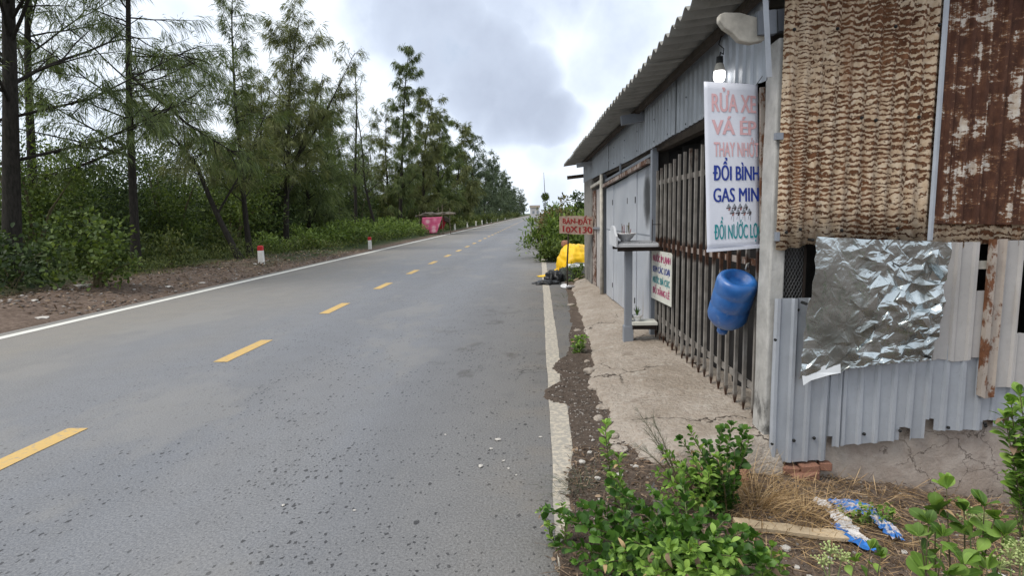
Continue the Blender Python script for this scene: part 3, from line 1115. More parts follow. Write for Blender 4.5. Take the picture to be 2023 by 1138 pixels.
link('far_door_rail', MB().bar(wp(6.28, .02, 1.22), wp(7.56, .02, 1.20), .03, .035), MT['steel_grey_paint'], shack)
link('far_door_rail', MB().bar(wp(6.28, .03, 2.02), wp(7.58, .03, 1.97), .04, .05), MT['plank_whitewash'], shack)
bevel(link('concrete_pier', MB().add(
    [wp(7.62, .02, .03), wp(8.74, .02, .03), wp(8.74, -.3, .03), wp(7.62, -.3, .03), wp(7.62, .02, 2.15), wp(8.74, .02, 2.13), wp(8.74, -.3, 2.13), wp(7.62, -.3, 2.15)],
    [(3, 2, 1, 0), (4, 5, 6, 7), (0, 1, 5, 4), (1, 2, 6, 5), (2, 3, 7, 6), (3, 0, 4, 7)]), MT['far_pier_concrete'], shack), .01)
link('eave_bracket', MB().bar(wp(8.86, -.02, 2.27), wp(8.9, .36, 2.235), .10, .07), MT['wood_dark'], shack)
link('eave_bracket', MB().bar(wp(3.28, .01, 2.585), wp(3.30, .27, 2.55), .12, .10), MT['steel_grey_paint'], shack)
link('eave_bracket', MB().bar(wp(7.6, .01, 2.42), wp(7.6, .3, 2.385), .12, .08), MT['fascia_sheet'], shack)

# near corner: concrete pillar, whitewashed plank, steel bits
m = MB()
npz = 14
for k in range(npz + 1):
    z = -.25 + (2.46 + .25) * k / npz
    j = lambda: random.uniform(-.003, .003)
    lean = .012 * (1 - z / 2.4)
    for X, Y in ((1.372, 3.515), (1.458, 3.515), (1.458, 3.70), (1.372, 3.70)):
        m.v.append((X - lean + j(), Y + j(), z))
m.f = [(4 * k + a, 4 * k + (a + 1) % 4, 4 * k + 4 + (a + 1) % 4, 4 * k + 4 + a) for k in range(npz) for a in range(4)] + [(3, 2, 1, 0), tuple(4 * npz + a for a in range(4))]
bevel(link('corner_pillar', m, MT['pillar_concrete'], shack), .01)
a, b = at(1418, 43, 3.55), at(1508, 55, 3.62)
m = MB()
uu = (b - a)
prof = [(0, .0, .035), (.12, -.035, .05), (.3, -.06, .055), (.45, -.095, .06), (.7, -.10, .05), (1.0, -.075, .045)]
for t, lo, hi in prof:
    c = a + uu * t
    for dy in (-.03, .03):
        m.v += [tuple(c + V((0, dy, lo))), tuple(c + V((0, dy, hi)))]
for i in range(len(prof) - 1):
    o = 4 * i
    m.f += [(o, o + 4, o + 5, o + 1), (o + 2, o + 3, o + 7, o + 6), (o + 1, o + 5, o + 7, o + 3), (o, o + 2, o + 6, o + 4)]
m.f += [(0, 1, 3, 2), (len(prof) * 4 - 4, len(prof) * 4 - 2, len(prof) * 4 - 1, len(prof) * 4 - 3)]
bevel(link('split_rafter_end', m, MT['plank_whitewash'], shack), .008)
link('steel_purlin_end', MB().bar(at(1495, 47, 3.58), at(1531, 44, 3.58), .05, .13), MT['steel_grey_paint'], shack)
link('steel_purlin_end', MB().bar(at(1534, 42, 3.6), at(1549, 40, 3.6), .05, .12), MT['steel_grey_paint'], shack)
link('steel_strap', MB().bar(at(1510, -40, 3.50), at(1520, 152, 3.50), .03, .004, up=(0, 1, 0)), MT['grey_sheet'], shack)
link('pillar_clip', MB().box(at(1531, 276, 3.49) - V((.0, .015, 0)), at(1546, 262, 3.49) + V((0, .02, 0))), MT['steel_grey_paint'], shack)
link('pillar_clip', MB().box(at(1532, 476, 3.49) - V((.0, .015, 0)), at(1539, 458, 3.49) + V((0, .02, 0))), MT['steel_grey_paint'], shack)
link('rusted_jamb', MB().bar(at(1506, 172, 3.74), at(1506, 470, 3.74), .028, .02, up=(0, 1, 0)), MT['rusted_strip'], shack)

# end wall facing the camera
EY0 = 3.5
eP = lambda Y0: (lambda x, of, z: V((x, Y0 - of, z)))
# rendered brick footing
m = MB()
nxw, nzw = 90, 24
for i in range(nxw + 1):
    for k in range(nzw + 1):
        x = 1.40 + 3.5 * i / nxw
        z = -.75 + 1.05 * k / nzw
        y = 3.545 - .02 * sstep(-.05, -.4, np.array(z)) + .022 * float(fbm(np.array([x * 5.0]), np.array([z * 7.0]), 70)[0])
        m.v.append((x, float(y), z))
m.f = [(i * (nzw + 1) + k, (i + 1) * (nzw + 1) + k, (i + 1) * (nzw + 1) + k + 1, i * (nzw + 1) + k + 1) for i in range(nxw) for k in range(nzw)]
solid(link('footing_wall', m, MT['cracked_render'], shack, smooth=True), .06).modifiers[0].offset = -1
bm = bmesh.new()
bmesh.ops.create_cube(bm, size=1)
bmesh.ops.bevel(bm, geom=bm.edges[:], offset=.08, segments=1, affect='EDGES')
brick_me = bpy.data.meshes.new('brick')
bm.to_mesh(brick_me)
bm.free()
brick_me.materials.append(MT['brick_red'])


def brick(c, sz, rot, parent):
    o = bpy.data.objects.new('brick', brick_me)
    COL.objects.link(o)
    o.parent = parent
    o.location = V(c) - WL[parent]
    o.scale = sz
    o.rotation_euler = rot
    return o


for c, sz in (((1.52, 3.50, -.10), (.10, .08, .045)), ((1.63, 3.49, -.085), (.11, .08, .05)), ((1.735, 3.505, -.08), (.07, .06, .05)), ((1.44, 3.47, -.16), (.10, .09, .05))):
    brick(c, sz, (random.uniform(-.1, .1), random.uniform(-.08, .08), random.uniform(-.15, .15)), shack)
# lower galvanised sheets: notched foot
segs = [(1.390, 1.730, -.06, -.035), (1.730, 1.766, .115, .115), (1.766, 2.165, .05, .088), (2.165, 2.222, .165, .165), (2.222, 2.305, .09, .10), (2.305, 2.362, .22, .22),
        (2.362, 2.645, .148, .155), (2.645, 2.703, .21, .21), (2.703, 3.05, .172, .185), (3.05, 4.8, .18, .2)]


def lower(name, x0, x1, ztop, yy, ph):
    m = MB()
    for a, b, za, zb_ in segs:
        a2, b2 = max(a, x0), min(b, x1)
        if b2 - a2 < .005:
            continue
        cols = trap(a2, b2, .098, .014, .42, ph)
        base = len(m.v)
        for x, o in cols:
            zl = za + (zb_ - za) * (x - a) / (b - a) + random.uniform(-.004, .004)
            for z in (zl, (zl + ztop) / 2, ztop):
                m.v.append((x, yy - o + .004 * math.sin(x * 9 + z * 5), z))
        m.f += [(base + 3 * i + r, base + 3 * i + 3 + r, base + 3 * i + 4 + r, base + 3 * i + 1 + r) for i in range(len(cols) - 1) for r in range(2)]
    o = solid(link(name, m, MT['grey_sheet'], shack), .0016)
    return o


l1 = lower('lower_sheet', 1.390, 1.80, .97, 3.492, .02)
l2 = lower('lower_sheet', 1.735, 2.68, .96, 3.499, .04)
l3 = lower('lower_sheet', 2.62, 4.8, .73, 3.506, .03)
for x, z in ((1.402, .72), (1.405, .07), (1.535, .09), (1.655, .105), (1.95, .13), (2.16, .15), (2.44, .17), (2.65, .195), (2.655, .18), (1.525, .90)):
    link('screw', MB().lathe([(0, .009), (.006, .008), (.010, .003), (.010, -.004)], 8, (0, 0, 0)).xf(Matrix.Translation((x, 3.484, z)) @ Matrix.Rotation(math.pi / 2, 4, 'X')), MT['screw'], shack)
# other patches
sheet('patch_sheet', MT['weathered_sheet'], shack, eP(3.486), trap(2.25, 2.532, .098, .012, .42, .05), lambda x: .585 + .01 * math.sin(x * 30), lambda x: 1.285, 2)
sheet('patch_sheet', MT['weathered_sheet'], shack, eP(3.4865), trap(2.533, 2.61, .098, .012, .42, .05), lambda x: .60, lambda x: 1.0, 1)
link('batten', MB().box((2.52, 3.50, 1.125), (2.66, 3.52, 1.172)), MT['plank_whitewash'], shack)
sheet('rusted_strip', MT['rusted_strip'], shack, eP(3.470), [(2.583, -.012), (2.588, .018), (2.612, .02), (2.622, .004), (2.655, .005), (2.668, .014), (2.674, .0)], lambda x: .37 + .015 * math.sin(x * 40), lambda x: 1.30, 4)
sheet('patch_sheet', MT['weathered_sheet'], shack, eP(3.482), trap(2.64, 2.775, .098, .012, .42, .01), lambda x: .42, lambda x: 1.29, 2)
sheet('patch_sheet', MT['weathered_sheet'], shack, eP(3.4825), trap(2.776, 4.8, .098, .012, .42, .01), lambda x: .42, lambda x: .745 + .004 * math.sin(x * 50), 2)
sheet('patch_sheet', MT['weathered_sheet'], shack, eP(3.4825), trap(2.776, 4.8, .098, .012, .42, .01), lambda x: 1.175, lambda x: 1.29, 1)
# chain link mesh in the gap beside the pillar
m = MB()
nn = 9
w = .17
for i in range(-nn, 2 * nn):
    for sg in (1, -1):
        pts = []
        for k in range(nn + 1):
            t = k / nn
            x = 1.395 + (i / nn) * w + sg * (t - (0 if sg > 0 else 1)) * w * 1.0 * 0
            xx = 1.395 + w * (i / nn + (t if sg > 0 else 1 - t) * 1.0)
            zz = .93 + .36 * t
            if 1.392 <= xx <= 1.568:
                pts.append((xx, 3.53 + .002 * sg, zz))
        if len(pts) > 1:
            m.tube([pts[0], pts[-1]], .0014, 4, False)
link('wire_mesh', m, MT['wire'], shack)
link('mesh_post', MB().bar((1.572, 3.525, .9), (1.572, 3.525, 1.32), .012, .012), MT['iron_dark'], shack)
# rust sheets above
rb = lambda x: 1.272 + .012 * math.sin(x * 21) + .006 * math.sin(x * 57)
sheet('flaked_sheet', MT['flaked_rust_sheet'], shack, eP(3.474), wave(1.385, 2.25, .078, .014, 10), rb, lambda x: 2.80, 6, .002, True)
sheet('flaked_sheet', MT['flaked_rust_sheet'], shack, eP(3.490), wave(2.20, 3.6, .078, .008, 10), lambda x: 1.262 + .01 * math.sin(x * 25), lambda x: 1.60, 3, .002, True)
sheet('rusted_sheet', MT['brown_rust_sheet'], shack, eP(3.462), trap(2.235, 3.05, .090, .016, .45, .03), lambda x: 1.395 - .03 * (x - 2.24), lambda x: 2.82, 3, .002)
sheet('rusted_sheet', MT['brown_rust_sheet'], shack, eP(3.468), trap(3.0, 4.85, .090, .016, .45, .03), lambda x: 1.38, lambda x: 2.9, 3, .002)
for k in range(12):
    x, z = 1.43 + .078 * ((k * 5) % 11), (1.36, 1.98, 2.5)[k % 3] + .02 * math.sin(k * 2.2)
    link('nail', MB().lathe([(0, .010), (.007, .008), (.010, .002), (.010, -.012)], 8).xf(Matrix.Translation((x, 3.458, z)) @ Matrix.Rotation(math.pi / 2, 4, 'X')), MT['screw'], shack)
sheet('edge_flashing', MT['grey_sheet'], shack, eP(3.4555), [(2.222, 0), (2.236, .004), (2.252, .0)], lambda x: 1.30, lambda x: 2.8, 6, .0016)
# inside: floor, back and far walls keep it dark
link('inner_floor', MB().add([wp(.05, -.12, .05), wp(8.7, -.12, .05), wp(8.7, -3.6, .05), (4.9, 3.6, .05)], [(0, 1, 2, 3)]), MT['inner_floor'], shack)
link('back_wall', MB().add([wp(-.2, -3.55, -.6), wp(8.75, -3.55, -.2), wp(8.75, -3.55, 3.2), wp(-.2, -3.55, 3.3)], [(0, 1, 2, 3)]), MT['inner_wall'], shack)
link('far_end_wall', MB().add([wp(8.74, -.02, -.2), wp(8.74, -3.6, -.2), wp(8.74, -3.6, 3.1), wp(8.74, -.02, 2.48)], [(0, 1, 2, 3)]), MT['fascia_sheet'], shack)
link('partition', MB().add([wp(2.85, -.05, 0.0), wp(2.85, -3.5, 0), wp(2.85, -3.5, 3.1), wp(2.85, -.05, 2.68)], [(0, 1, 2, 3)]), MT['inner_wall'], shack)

# ------------------------------------------------------------------ crumpled foil sheet on the end wall
m = MB()
NU, NV = 84, 84
Lp = [(0, at(1597, 466, 3.45)), (.45, at(1590, 590, 3.45)), (.8, at(1580, 690, 3.45)), (1.0, at(1577, 748, 3.44))]
Rp = [(0, at(1860, 477, 3.45)), (.45, at(1852, 600, 3.45)), (1.0, at(1838, 722, 3.45))]


def pl(pts, t):
    for (a, p), (b, q) in zip(pts, pts[1:]):
        if t <= b:
            return p.lerp(q, (t - a) / (b - a))
    return pts[-1][1]


rf = random.Random(31)
NG = 19
grid = {}
for i in range(NG + 1):
    for k in range(NG + 1):
        u, v = i / NG, k / NG
        inner = 0 < i < NG and 0 < k < NG
        if inner:
            u += rf.uniform(-.42, .42) / NG
            v += rf.uniform(-.42, .42) / NG
        else:
            if 0 < i < NG:
                v += rf.uniform(-.006, .006)
            if 0 < k < NG:
                u += rf.uniform(-.010, .010)
        p = pl(Lp, min(max(v, 0), 1)).lerp(pl(Rp, min(max(v, 0), 1)), u)
        if v > .9:
            p.z += .035 * float(sstep(.30, .34, np.array(u))) * (v - .9) * 10
        calm = .42 + .58 * float(sstep(.30, .55, np.array(u + .1 * math.sin(v * 7)))) + (.35 if v > .82 else 0)
        bulge = .05 * math.exp(-((v - .27 - .12 * u) / .20) ** 2) * (1 - u)
        bulge += .045 * mn.noise(V((u * 2.4, v * 2.9, 1.3))) + .02 * abs(mn.noise(V((u * 5.5, v * 4.2, 8.3))))
        amp = .25 + 1.1 * max(0, .5 + mn.noise(V((u * 2.6, v * 2.6, 7.7))))
        off = .020 + bulge * .8 - .085 * (v - .5) + .03 + amp * calm * rf.uniform(-.010, .036) * (1 if inner else .3)
        p.y -= max(off, .004)
        grid[i, k] = p
bm = bmesh.new()
gv = {key: bm.verts.new(p) for key, p in grid.items()}
for i in range(NG):
    for k in range(NG):
        q4 = [gv[i, k], gv[i + 1, k], gv[i + 1, k + 1], gv[i, k + 1]]
        if rf.random() < .5:
            bm.faces.new((q4[0], q4[1], q4[2]))
            bm.faces.new((q4[0], q4[2], q4[3]))
        else:
            bm.faces.new((q4[0], q4[1], q4[3]))
            bm.faces.new((q4[1], q4[2], q4[3]))
bmesh.ops.subdivide_edges(bm, edges=bm.edges[:], cuts=2, use_grid_fill=True)
for v in bm.verts:
    if v.co.z > .5:
        kx = float(sstep(1.68, 1.9, np.array(v.co.x)))
        v.co.y += rf.uniform(-.0035, .0035) * (.3 + .7 * kx)
for _ in range(1):
    bmesh.ops.smooth_vert(bm, verts=[v for v in bm.verts if not v.is_boundary], factor=.4, use_axis_x=False, use_axis_y=True, use_axis_z=False)
foil_me = bpy.data.meshes.new('foil_sheet')
bm.to_mesh(foil_me)
bm.free()
m = foil_me
foil = link('foil_sheet', m, MT['crumpled_foil'])
tag(foil, 'crumpled shiny silver foil sheet nailed over the shack end wall', 'foil sheet')
solid(foil, .001)
# folded lower corner and a tear of orange rust
m = MB()
pts = [at(1584, 736, 3.430), at(1660, 713, 3.432), at(1661, 737, 3.424), at(1640, 741, 3.42), at(1602, 752, 3.417), at(1587, 762, 3.417)]
m.v = [tuple(p) for p in pts]
m.f = [(0, 1, 2), (0, 2, 3), (0, 3, 4), (0, 4, 5)]
solid(link('folded_corner', m, MT['white_plastic'], foil), .001)
link('rust_mark', MB().bar(at(1660, 508, 3.36), at(1684, 522, 3.368), .016, .002, up=(0, 1, 0)), MT['rusted_strip'], foil)

for px, py in ((1606, 474), (1700, 476), (1790, 480), (1850, 486), (1846, 600), (1836, 706), (1592, 600)):
    q = at(px, py, 3.40)
    link('nail', MB().lathe([(0, .012), (.006, .010), (.009, .004), (.009, -.05)], 8).xf(Matrix.Translation(q) @ Matrix.Rotation(math.pi / 2, 4, 'X')), MT['screw'], foil)
# ------------------------------------------------------------------ lettering
FONT_CACHE = {}


def text_mesh(s, bold=.0, spacing=1.0):
    cu = bpy.data.curves.new('lettering', 'FONT')
    cu.body = s
    cu.size = 1
    cu.offset = bold
    cu.space_character = spacing
    cu.resolution_u = 3
    o = bpy.data.objects.new('lettering', cu)
    COL.objects.link(o)
    dg = bpy.context.evaluated_depsgraph_get()
    dg.update()
    me = bpy.data.meshes.new_from_object(o.evaluated_get(dg))
    bpy.data.objects.remove(o)
    return me


CAPH = None


def letter(s, u0, u1, v0, v1, surf, mat, parent, bold=.03, clip=None, slant=0.0, lift=.0025):
    """v0 = baseline, v1 = cap top in the surface's own 0..1 frame; surf(u, v) -> point"""
    global CAPH
    if CAPH is None:
        t = text_mesh('H', 0)
        CAPH = max(v.co.y for v in t.vertices)
    me = text_mesh(s, 0.0 if 'M' in s else .006)
    if not len(me.vertices):
        return None
    x0 = min(v.co.x for v in me.vertices)
    x1 = max(v.co.x for v in me.vertices)
    if clip is not None:
        bm = bmesh.new()
        bm.from_mesh(me)
        xc = x0 + (clip - u0) / (u1 - u0) * (x1 - x0)
        bmesh.ops.bisect_plane(bm, geom=bm.verts[:] + bm.edges[:] + bm.faces[:], plane_co=(xc, 0, 0), plane_no=(1, 0, 0), clear_outer=True)
        bm.to_mesh(me)
        bm.free()
    fs = [tuple(p.vertices) for p in me.polygons]
    vs = [tuple(v.co) for v in me.vertices]
    m = MB()
    # stroke weight: copies set a hair apart sideways and in depth
    for j, dx in enumerate((0.0, -bold, bold, -bold * .5, bold * .5)):
        if clip is not None and dx > 0:
            dx = -dx * .8
        out = []
        for x, y, z in vs:
            u = u0 + (x + dx - x0) / (x1 - x0) * (u1 - u0)
            w = v0 + y / CAPH * (v1 - v0)
            out.append(surf(u + slant * (w - v0), w, lift + j * .0003))
        m.add(out, fs)
    return link('lettering', m, mat, parent)


# tall white banner at the pillar
ban = thing('vinyl_banner', 'tall white vinyl banner with pink, blue and teal lettering beside the pillar', 'banner', (1.2, 3.75, 1.2))
btl, btr, bbl, bbr = at(1391, 160, 3.74), at(1497.5, 167, 3.76), at(1397, 494, 3.72), at(1500, 488, 3.76)


def bsurf(u, v, lift=.0025):
    p = btl.lerp(btr, u).lerp(bbl.lerp(bbr, u), 1 - v)
    p.y += .006 * math.sin(u * 5 + v * 2) - lift
    return p


m = MB()
for i in range(13):
    for k in range(25):
        m.v.append(tuple(bsurf(i / 12, k / 24, 0)))
m.f = [(i * 25 + k, (i + 1) * 25 + k, (i + 1) * 25 + k + 1, i * 25 + k + 1) for i in range(12) for k in range(24)]
solid(link('vinyl', m, MT['banner_vinyl'], ban, smooth=True), .001)
link('hem_rod', MB().bar(bsurf(-.01, -.004, .004), bsurf(1.03, .004, .004), .008, .018, up=(0, 0, 1)), MT['banner_vinyl'], ban)
link('cord', MB().tube([bsurf(.97, 1.0), at(1506, 150, 3.7)], .0025, 6), MT['wire'], ban)
by = lambda y: 1 - (y - 160) / 335
bu = lambda x: (x - 1392) / 106
for s, x0, x1, ytop, ybot, mt, bo in (('RỬA XE', 1408, 1494, 183, 217, 'ink_pink', .065), ('VÁ ÉP', 1408, 1494, 234, 262, 'ink_pink', .065), ('THAY NHỚT', 1410, 1499, 278, 306, 'ink_pink', .04),
                                      ('ĐỔI BÌNH', 1408, 1499, 326, 354, 'ink_navy', .06), ('GAS MINI', 1408, 1503, 370, 398, 'ink_navy', .06), ('ĐỔI NƯỚC LỌC', 1408, 1504, 446, 474, 'ink_teal', .045)):
    letter(s, bu(x0), bu(x1), by(ybot), by(ytop), bsurf, MT[mt], ban, bo, clip=.995)
# rows of little gas cylinders printed on the banner
def prt(key, pts):
    link('printed_cylinder', MB().add([bsurf(bu(x), by(y), .003) for x, y in pts], [tuple(range(len(pts)))]), MT[key], ban)


for r, (yy, xo) in enumerate(((402, 1433), (413, 1440))):
    for k in range(4):
        x, y = xo + k * 11.2, yy
        prt('ink_grey', [(x + 2, y + 4), (x + 3, y), (x + 5, y), (x + 6, y + 4)])
        prt('ink_grey', [(x, y + 6), (x + 8, y + 6), (x + 7, y + 4.2), (x + 1, y + 4.2)])
        prt('ink_dark', [(x - 1, y + 10.5), (x + 8, y + 8.5), (x + 8, y + 6.4), (x - 1, y + 8)])
        prt('ink_dark' if k % 2 else 'ink_brown', [(x + 3, y + 14), (x + 6, y + 14), (x + 8, y + 8.7), (x + 4, y + 9.6)])
        if r:
            prt('ink_grey', [(x + 1, y + 22), (x + 1.6, y + 22), (x + 3, y + 15), (x + 2.3, y + 15)])
            prt('ink_grey', [(x + 6, y + 26), (x + 6.6, y + 26), (x + 6.4, y + 15), (x + 5.6, y + 15)])

# small white sign wired to the bars
sg = thing('price_sign', 'small white sign with four coloured lines wired to the grille bars', 'sign', wp(2.32, .03, .55))
sc0, sc1 = (2.73, .545, 1.075), (1.925, .565, 1.09)


def ssurf(u, v, lift=.002):
    s = sc0[0] + (sc1[0] - sc0[0]) * u
    zb = sc0[1] + (sc1[1] - sc0[1]) * u
    zt = sc0[2] + (sc1[2] - sc0[2]) * u
    return wp(s, .034 + lift, zb + (zt - zb) * v)


m = MB()
m.v = [tuple(ssurf(u, v, l)) for l in (0, -.006) for u, v in ((0, 0), (1, 0), (1, .96), (.95, 1), (0, 1))]
m.f = [(0, 1, 2, 3, 4), (9, 8, 7, 6, 5)] + [(i, i + 5, (i + 1) % 5 + 5, (i + 1) % 5) for i in range(5)]
link('board', m, MT['sign_board'], sg)
for i, (s, mt, u1) in enumerate((('NƯỚC ÍP LẠNH', 'ink_magenta', .95), ('KEM CÁC LOẠI', 'ink_navy', .93), ('NƯỚC ĐÁ CỤC', 'ink_teal', .93), ('ĐỔ XĂNG LẺ', 'ink_magenta', .93))):
    letter(s, .09, u1, .785 - i * .22, .905 - i * .22, ssurf, MT[mt], sg, .04)
for u, v in ((.2, .97), (.85, .97), (.2, .05)):
    link('tie_wire', MB().tube([ssurf(u, v, .003), ssurf(u, v + .05, -.03)], .003, 6), MT['iron_dark'], sg)

# ------------------------------------------------------------------ lit lamp under the eave
lp = at(1421, 150, 4.25)
lamp = thing('bulb_lamp', 'lit white bulb lamp hanging under the eave above the banner', 'lamp', lp)
mb = MB().lathe([(.0, -.045), (.018, -.042), (.032, -.03), (.039, -.010), (.039, .018), (.036, .034)], 20, lp)
bo = link('bulb', mb, None, lamp, smooth=True)
m, n, b = material('bulb_glow', .4)
b.inputs['Base Color'].default_value = (.9, .9, .9, 1)
b.inputs['Emission Color'].default_value = (1, .98, .95, 1)
b.inputs['Emission Strength'].default_value = 3.0
bo.data.materials.append(m)
link('heat_sink', MB().lathe([(.036, .034), (.038, .04), (.028, .075), (.02, .09), (.0, .092)], 20, lp), MT['plank_whitewash'], lamp, smooth=True)
link('socket', MB().lathe([(.022, .085), (.024, .09), (.022, .13), (.0, .132)], 14, lp), MT['rubber'], lamp, smooth=True)
link('flex', MB().tube([lp + V((0, 0, .13)), lp + V((.004, .0, .16)), lp + V((.03, .02, .15)), lp + V((.035, .03, .19)), lp + V((.0, .03, .22)), lp + V((.03, .06, .30))], .004, 6), MT['rubber'], lamp, smooth=True)

# ------------------------------------------------------------------ blue water bottle hung upside down on the bars
bt = thing('water_bottle', 'dusty blue water bottle hanging upside down on the grille bars', 'bottle', (1.27, 3.87, .72))
prof = [(.0, .012), (.05, .006), (.072, -.004), (.085, .0), (.108, .004), (.13, -.012), (.139, -.035), (.139, -.10), (.1355, -.112), (.1355, -.122), (.139, -.137), (.139, -.205), (.1355, -.217), (.1355, -.227), (.139, -.242),
        (.139, -.315), (.13, -.345), (.095, -.385), (.05, -.405), (.032, -.415)]
prof[0:3] = [(.0, -.045), (.045, -.043), (.072, -.030)]
m = MB().lathe(prof, 40)
axis = V((.07, -.46, .88)).normalized()
rotm = V((0, 0, 1)).rotation_difference(axis).to_matrix().to_4x4()
topc = at(1459, 549, 3.79)
SB = Matrix.Diagonal((.93, .93, .95, 1))
m.xf(Matrix.Translation(topc) @ rotm @ SB)
mm, n, b = material('blue_bottle_plastic', .38, 0, .5)
p = n.pos()
f = n.noise(p, 9, 5, .65)
c = n.ramp(f, [(.3, (.010, .085, .30)), (.7, (.018, .145, .45))])
c = n.mix(n.mr(n.noise(p, 22, 5, .7), .58, .78, 0, .45), c, (.25, .30, .36))
n.put(b.inputs['Base Color'], c)
n.put(b.inputs['Roughness'], n.mr(f, .3, .7, .3, .55))
b.inputs['Transmission Weight'].default_value = .15
sb = link('body', m, mm, bt, smooth=True)
m = MB().lathe([(.032, -.41), (.036, -.415), (.036, -.445), (.030, -.452), (.0, -.452)], 20)
link('neck_cap', m.xf(Matrix.Translation(topc) @ rotm), mm, bt, smooth=True)
link('hook_wire', MB().tube([topc + V((.06, .05, .05)), topc + V((.065, .04, .085)), topc + V((.085, .06, .09)), topc + V((.10, .11, .06))], .005, 6), MT['plank_whitewash'], bt, smooth=True)

# ------------------------------------------------------------------ offering stand on a post
az0 = a1(.95, 6.29)
al = thing('offering_stand', 'grey post with a stone offering tray in front of the shack doors', 'offering stand', (.95, 6.29, az0))
bevel(link('post', MB().box((.912, 6.25, az0 - .03), (.99, 6.33, 1.10)), MT['steel_grey_paint'], al), .004)
bevel(link('post_shoe', MB().box((.899, 6.237, az0 - .03), (1.003, 6.343, az0 + .17)), MT['steel_grey_paint'], al), .004)
link('tray_bearer', MB().box((.82, 6.14, 1.085), (1.27, 6.19, 1.125)), MT['iron_dark'], al)
link('tray_bearer', MB().box((.82, 6.55, 1.085), (1.26, 6.60, 1.125)), MT['iron_dark'], al)
tr = bevel(link('tray', MB().box((.80, 6.10, 1.128), (1.235, 6.68, 1.165)), MT['altar_stone'], al), .006)
link('granite_top', MB().box((.825, 6.125, 1.1645), (1.225, 6.66, 1.176)), MT['granite'], tr)
# scrolled end panel facing the road
pf = [(6.09, 1.13), (6.69, 1.13), (6.69, 1.255), (6.66, 1.285), (6.60, 1.275), (6.55, 1.315), (6.47, 1.345), (6.38, 1.35), (6.30, 1.345), (6.22, 1.315), (6.17, 1.275), (6.12, 1.265), (6.09, 1.245)]
m = MB()
m.v = [(.79, y, z) for y, z in pf] + [(.812, y, z) for y, z in pf]
k = len(pf)
m.f = [tuple(range(k))[::-1], tuple(range(k, 2 * k))] + [(i, (i + 1) % k, (i + 1) % k + k, i + k) for i in range(k)]
bevel(link('end_panel', m, MT['altar_stone'], tr), .004)
link('low_shelf', MB().box((.985, 6.19, .285), (1.25, 6.42, .315)), MT['sign_board'], al)
link('low_shelf_bearer', MB().box((.99, 6.22, .235), (1.245, 6.38, .284)), MT['iron_dark'], al)
link('stay_wire', MB().tube([(1.17, 6.13, 1.17), (1.17, 6.13, 1.40), (1.172, 6.14, 1.41)], .005, 6), MT['iron_dark'], al)
link('stay_wire', MB().tube([(1.17, 6.13, 1.36), (1.26, 6.12, 1.36)], .004, 6), MT['iron_dark'], al)
# bowl and pot standing on it
bw = thing('incense_bowl', 'white footed bowl holding burnt incense sticks on the offering tray', 'bowl', (.93, 6.36, 1.176))
link('bowl', MB().lathe([(.0, 0), (.055, 0), (.05, .018), (.075, .04), (.10, .075), (.122, .088), (.118, .092), (.09, .078), (.0, .075)], 24, (.93, 6.36, 1.176)), MT['porcelain'], bw, smooth=True)
for k in range(9):
    x, y = .93 + random.uniform(-.05, .05), 6.36 + random.uniform(-.05, .05)
    link('incense_stick', MB().tube([(x, y, 1.245), (x + random.uniform(-.012, .012), y, 1.245 + random.uniform(.05, .14))], .0035, 5), MT['paint_red'] if k % 3 == 0 else MT['stem'], bw)
pt = thing('flower_pot', 'small white pot with a dark plant on the low shelf', 'flower pot', (1.05, 6.30, .315))
link('pot', MB().lathe([(.0, 0), (.035, 0), (.03, .012), (.05, .035), (.058, .06), (.062, .064), (.054, .066), (.0, .058)], 20, (1.05, 6.30, .315)), MT['porcelain'], pt, smooth=True)
for k in range(7):
    an = k * .9
    p0 = V((1.05, 6.30, .37))
    p1 = p0 + V((math.cos(an) * .02, math.sin(an) * .02, .05))
    p2 = p0 + V((math.cos(an) * .04, math.sin(an) * .04, .075 + .02 * (k % 3)))
    link('leaf', MB().bar(p0, p1, .008, .002, w2=.014).bar(p1, p2, .014, .002, w2=.002), MT['leaf_deep'], pt)

# ------------------------------------------------------------------ land-for-sale sign on a stick
sl, sr = at(1105, 444, 11.75), at(1172.5, 445, 11.05)
sx = (sr - sl)
pb = at(1121, 562, 11.62)
pb.z = g1(pb.x, pb.y) if a1(pb.x, pb.y) < 0 else a1(pb.x, pb.y)
ls = thing('land_sign', 'hand painted brown board with red letters and numbers on a thin post', 'sign', pb)


def lsurf(u, v, lift=.006):
    p = sl + sx * u
    tl = 1 - .02 * u
    nrm = V((sx.y, -sx.x, 0)).normalized()
    return V((p.x, p.y, p.z - .175 + .36 * v - .012 * u)) + nrm * lift


m = MB()
m.v = [tuple(lsurf(u, v, l)) for l in (.005, -.005) for u, v in ((0, .02), (.5, 0), (1, .03), (.99, .97), (.5, 1), (.01, .96))]
m.f = [(0, 1, 2, 3, 4, 5), (11, 10, 9, 8, 7, 6)] + [(i, i + 6, (i + 1) % 6 + 6, (i + 1) % 6) for i in range(6)]
link('board', m, MT['ply_sign'], ls)
pp = lsurf(.235, .9, -.03)
link('post', MB().tube([pb - V((0, 0, .1)), pb + V((.0, 0, .5)), V((pp.x, pp.y, pp.z - .5)), pp], [.016, .017, .015, .013], 8), MT['wood_dark'], ls, smooth=True)
for row, (word, u0, u1, v0, v1) in enumerate((('BÁN-ĐẤT', .12, .96, .56, .83), ('10X130', .12, .97, .10, .42))):
    letter(word, u0, u1, v0, v1, lambda u, v, l: lsurf(u, v + .03 * math.sin(u * 17), l), MT['paint_red'], ls, .035, lift=.008)
# ------------------------------------------------------------------ vegetation builders
RNG = np.random.default_rng(11)


def unit(a):
    return a / np.maximum(np.linalg.norm(a, axis=-1, keepdims=True), 1e-9)


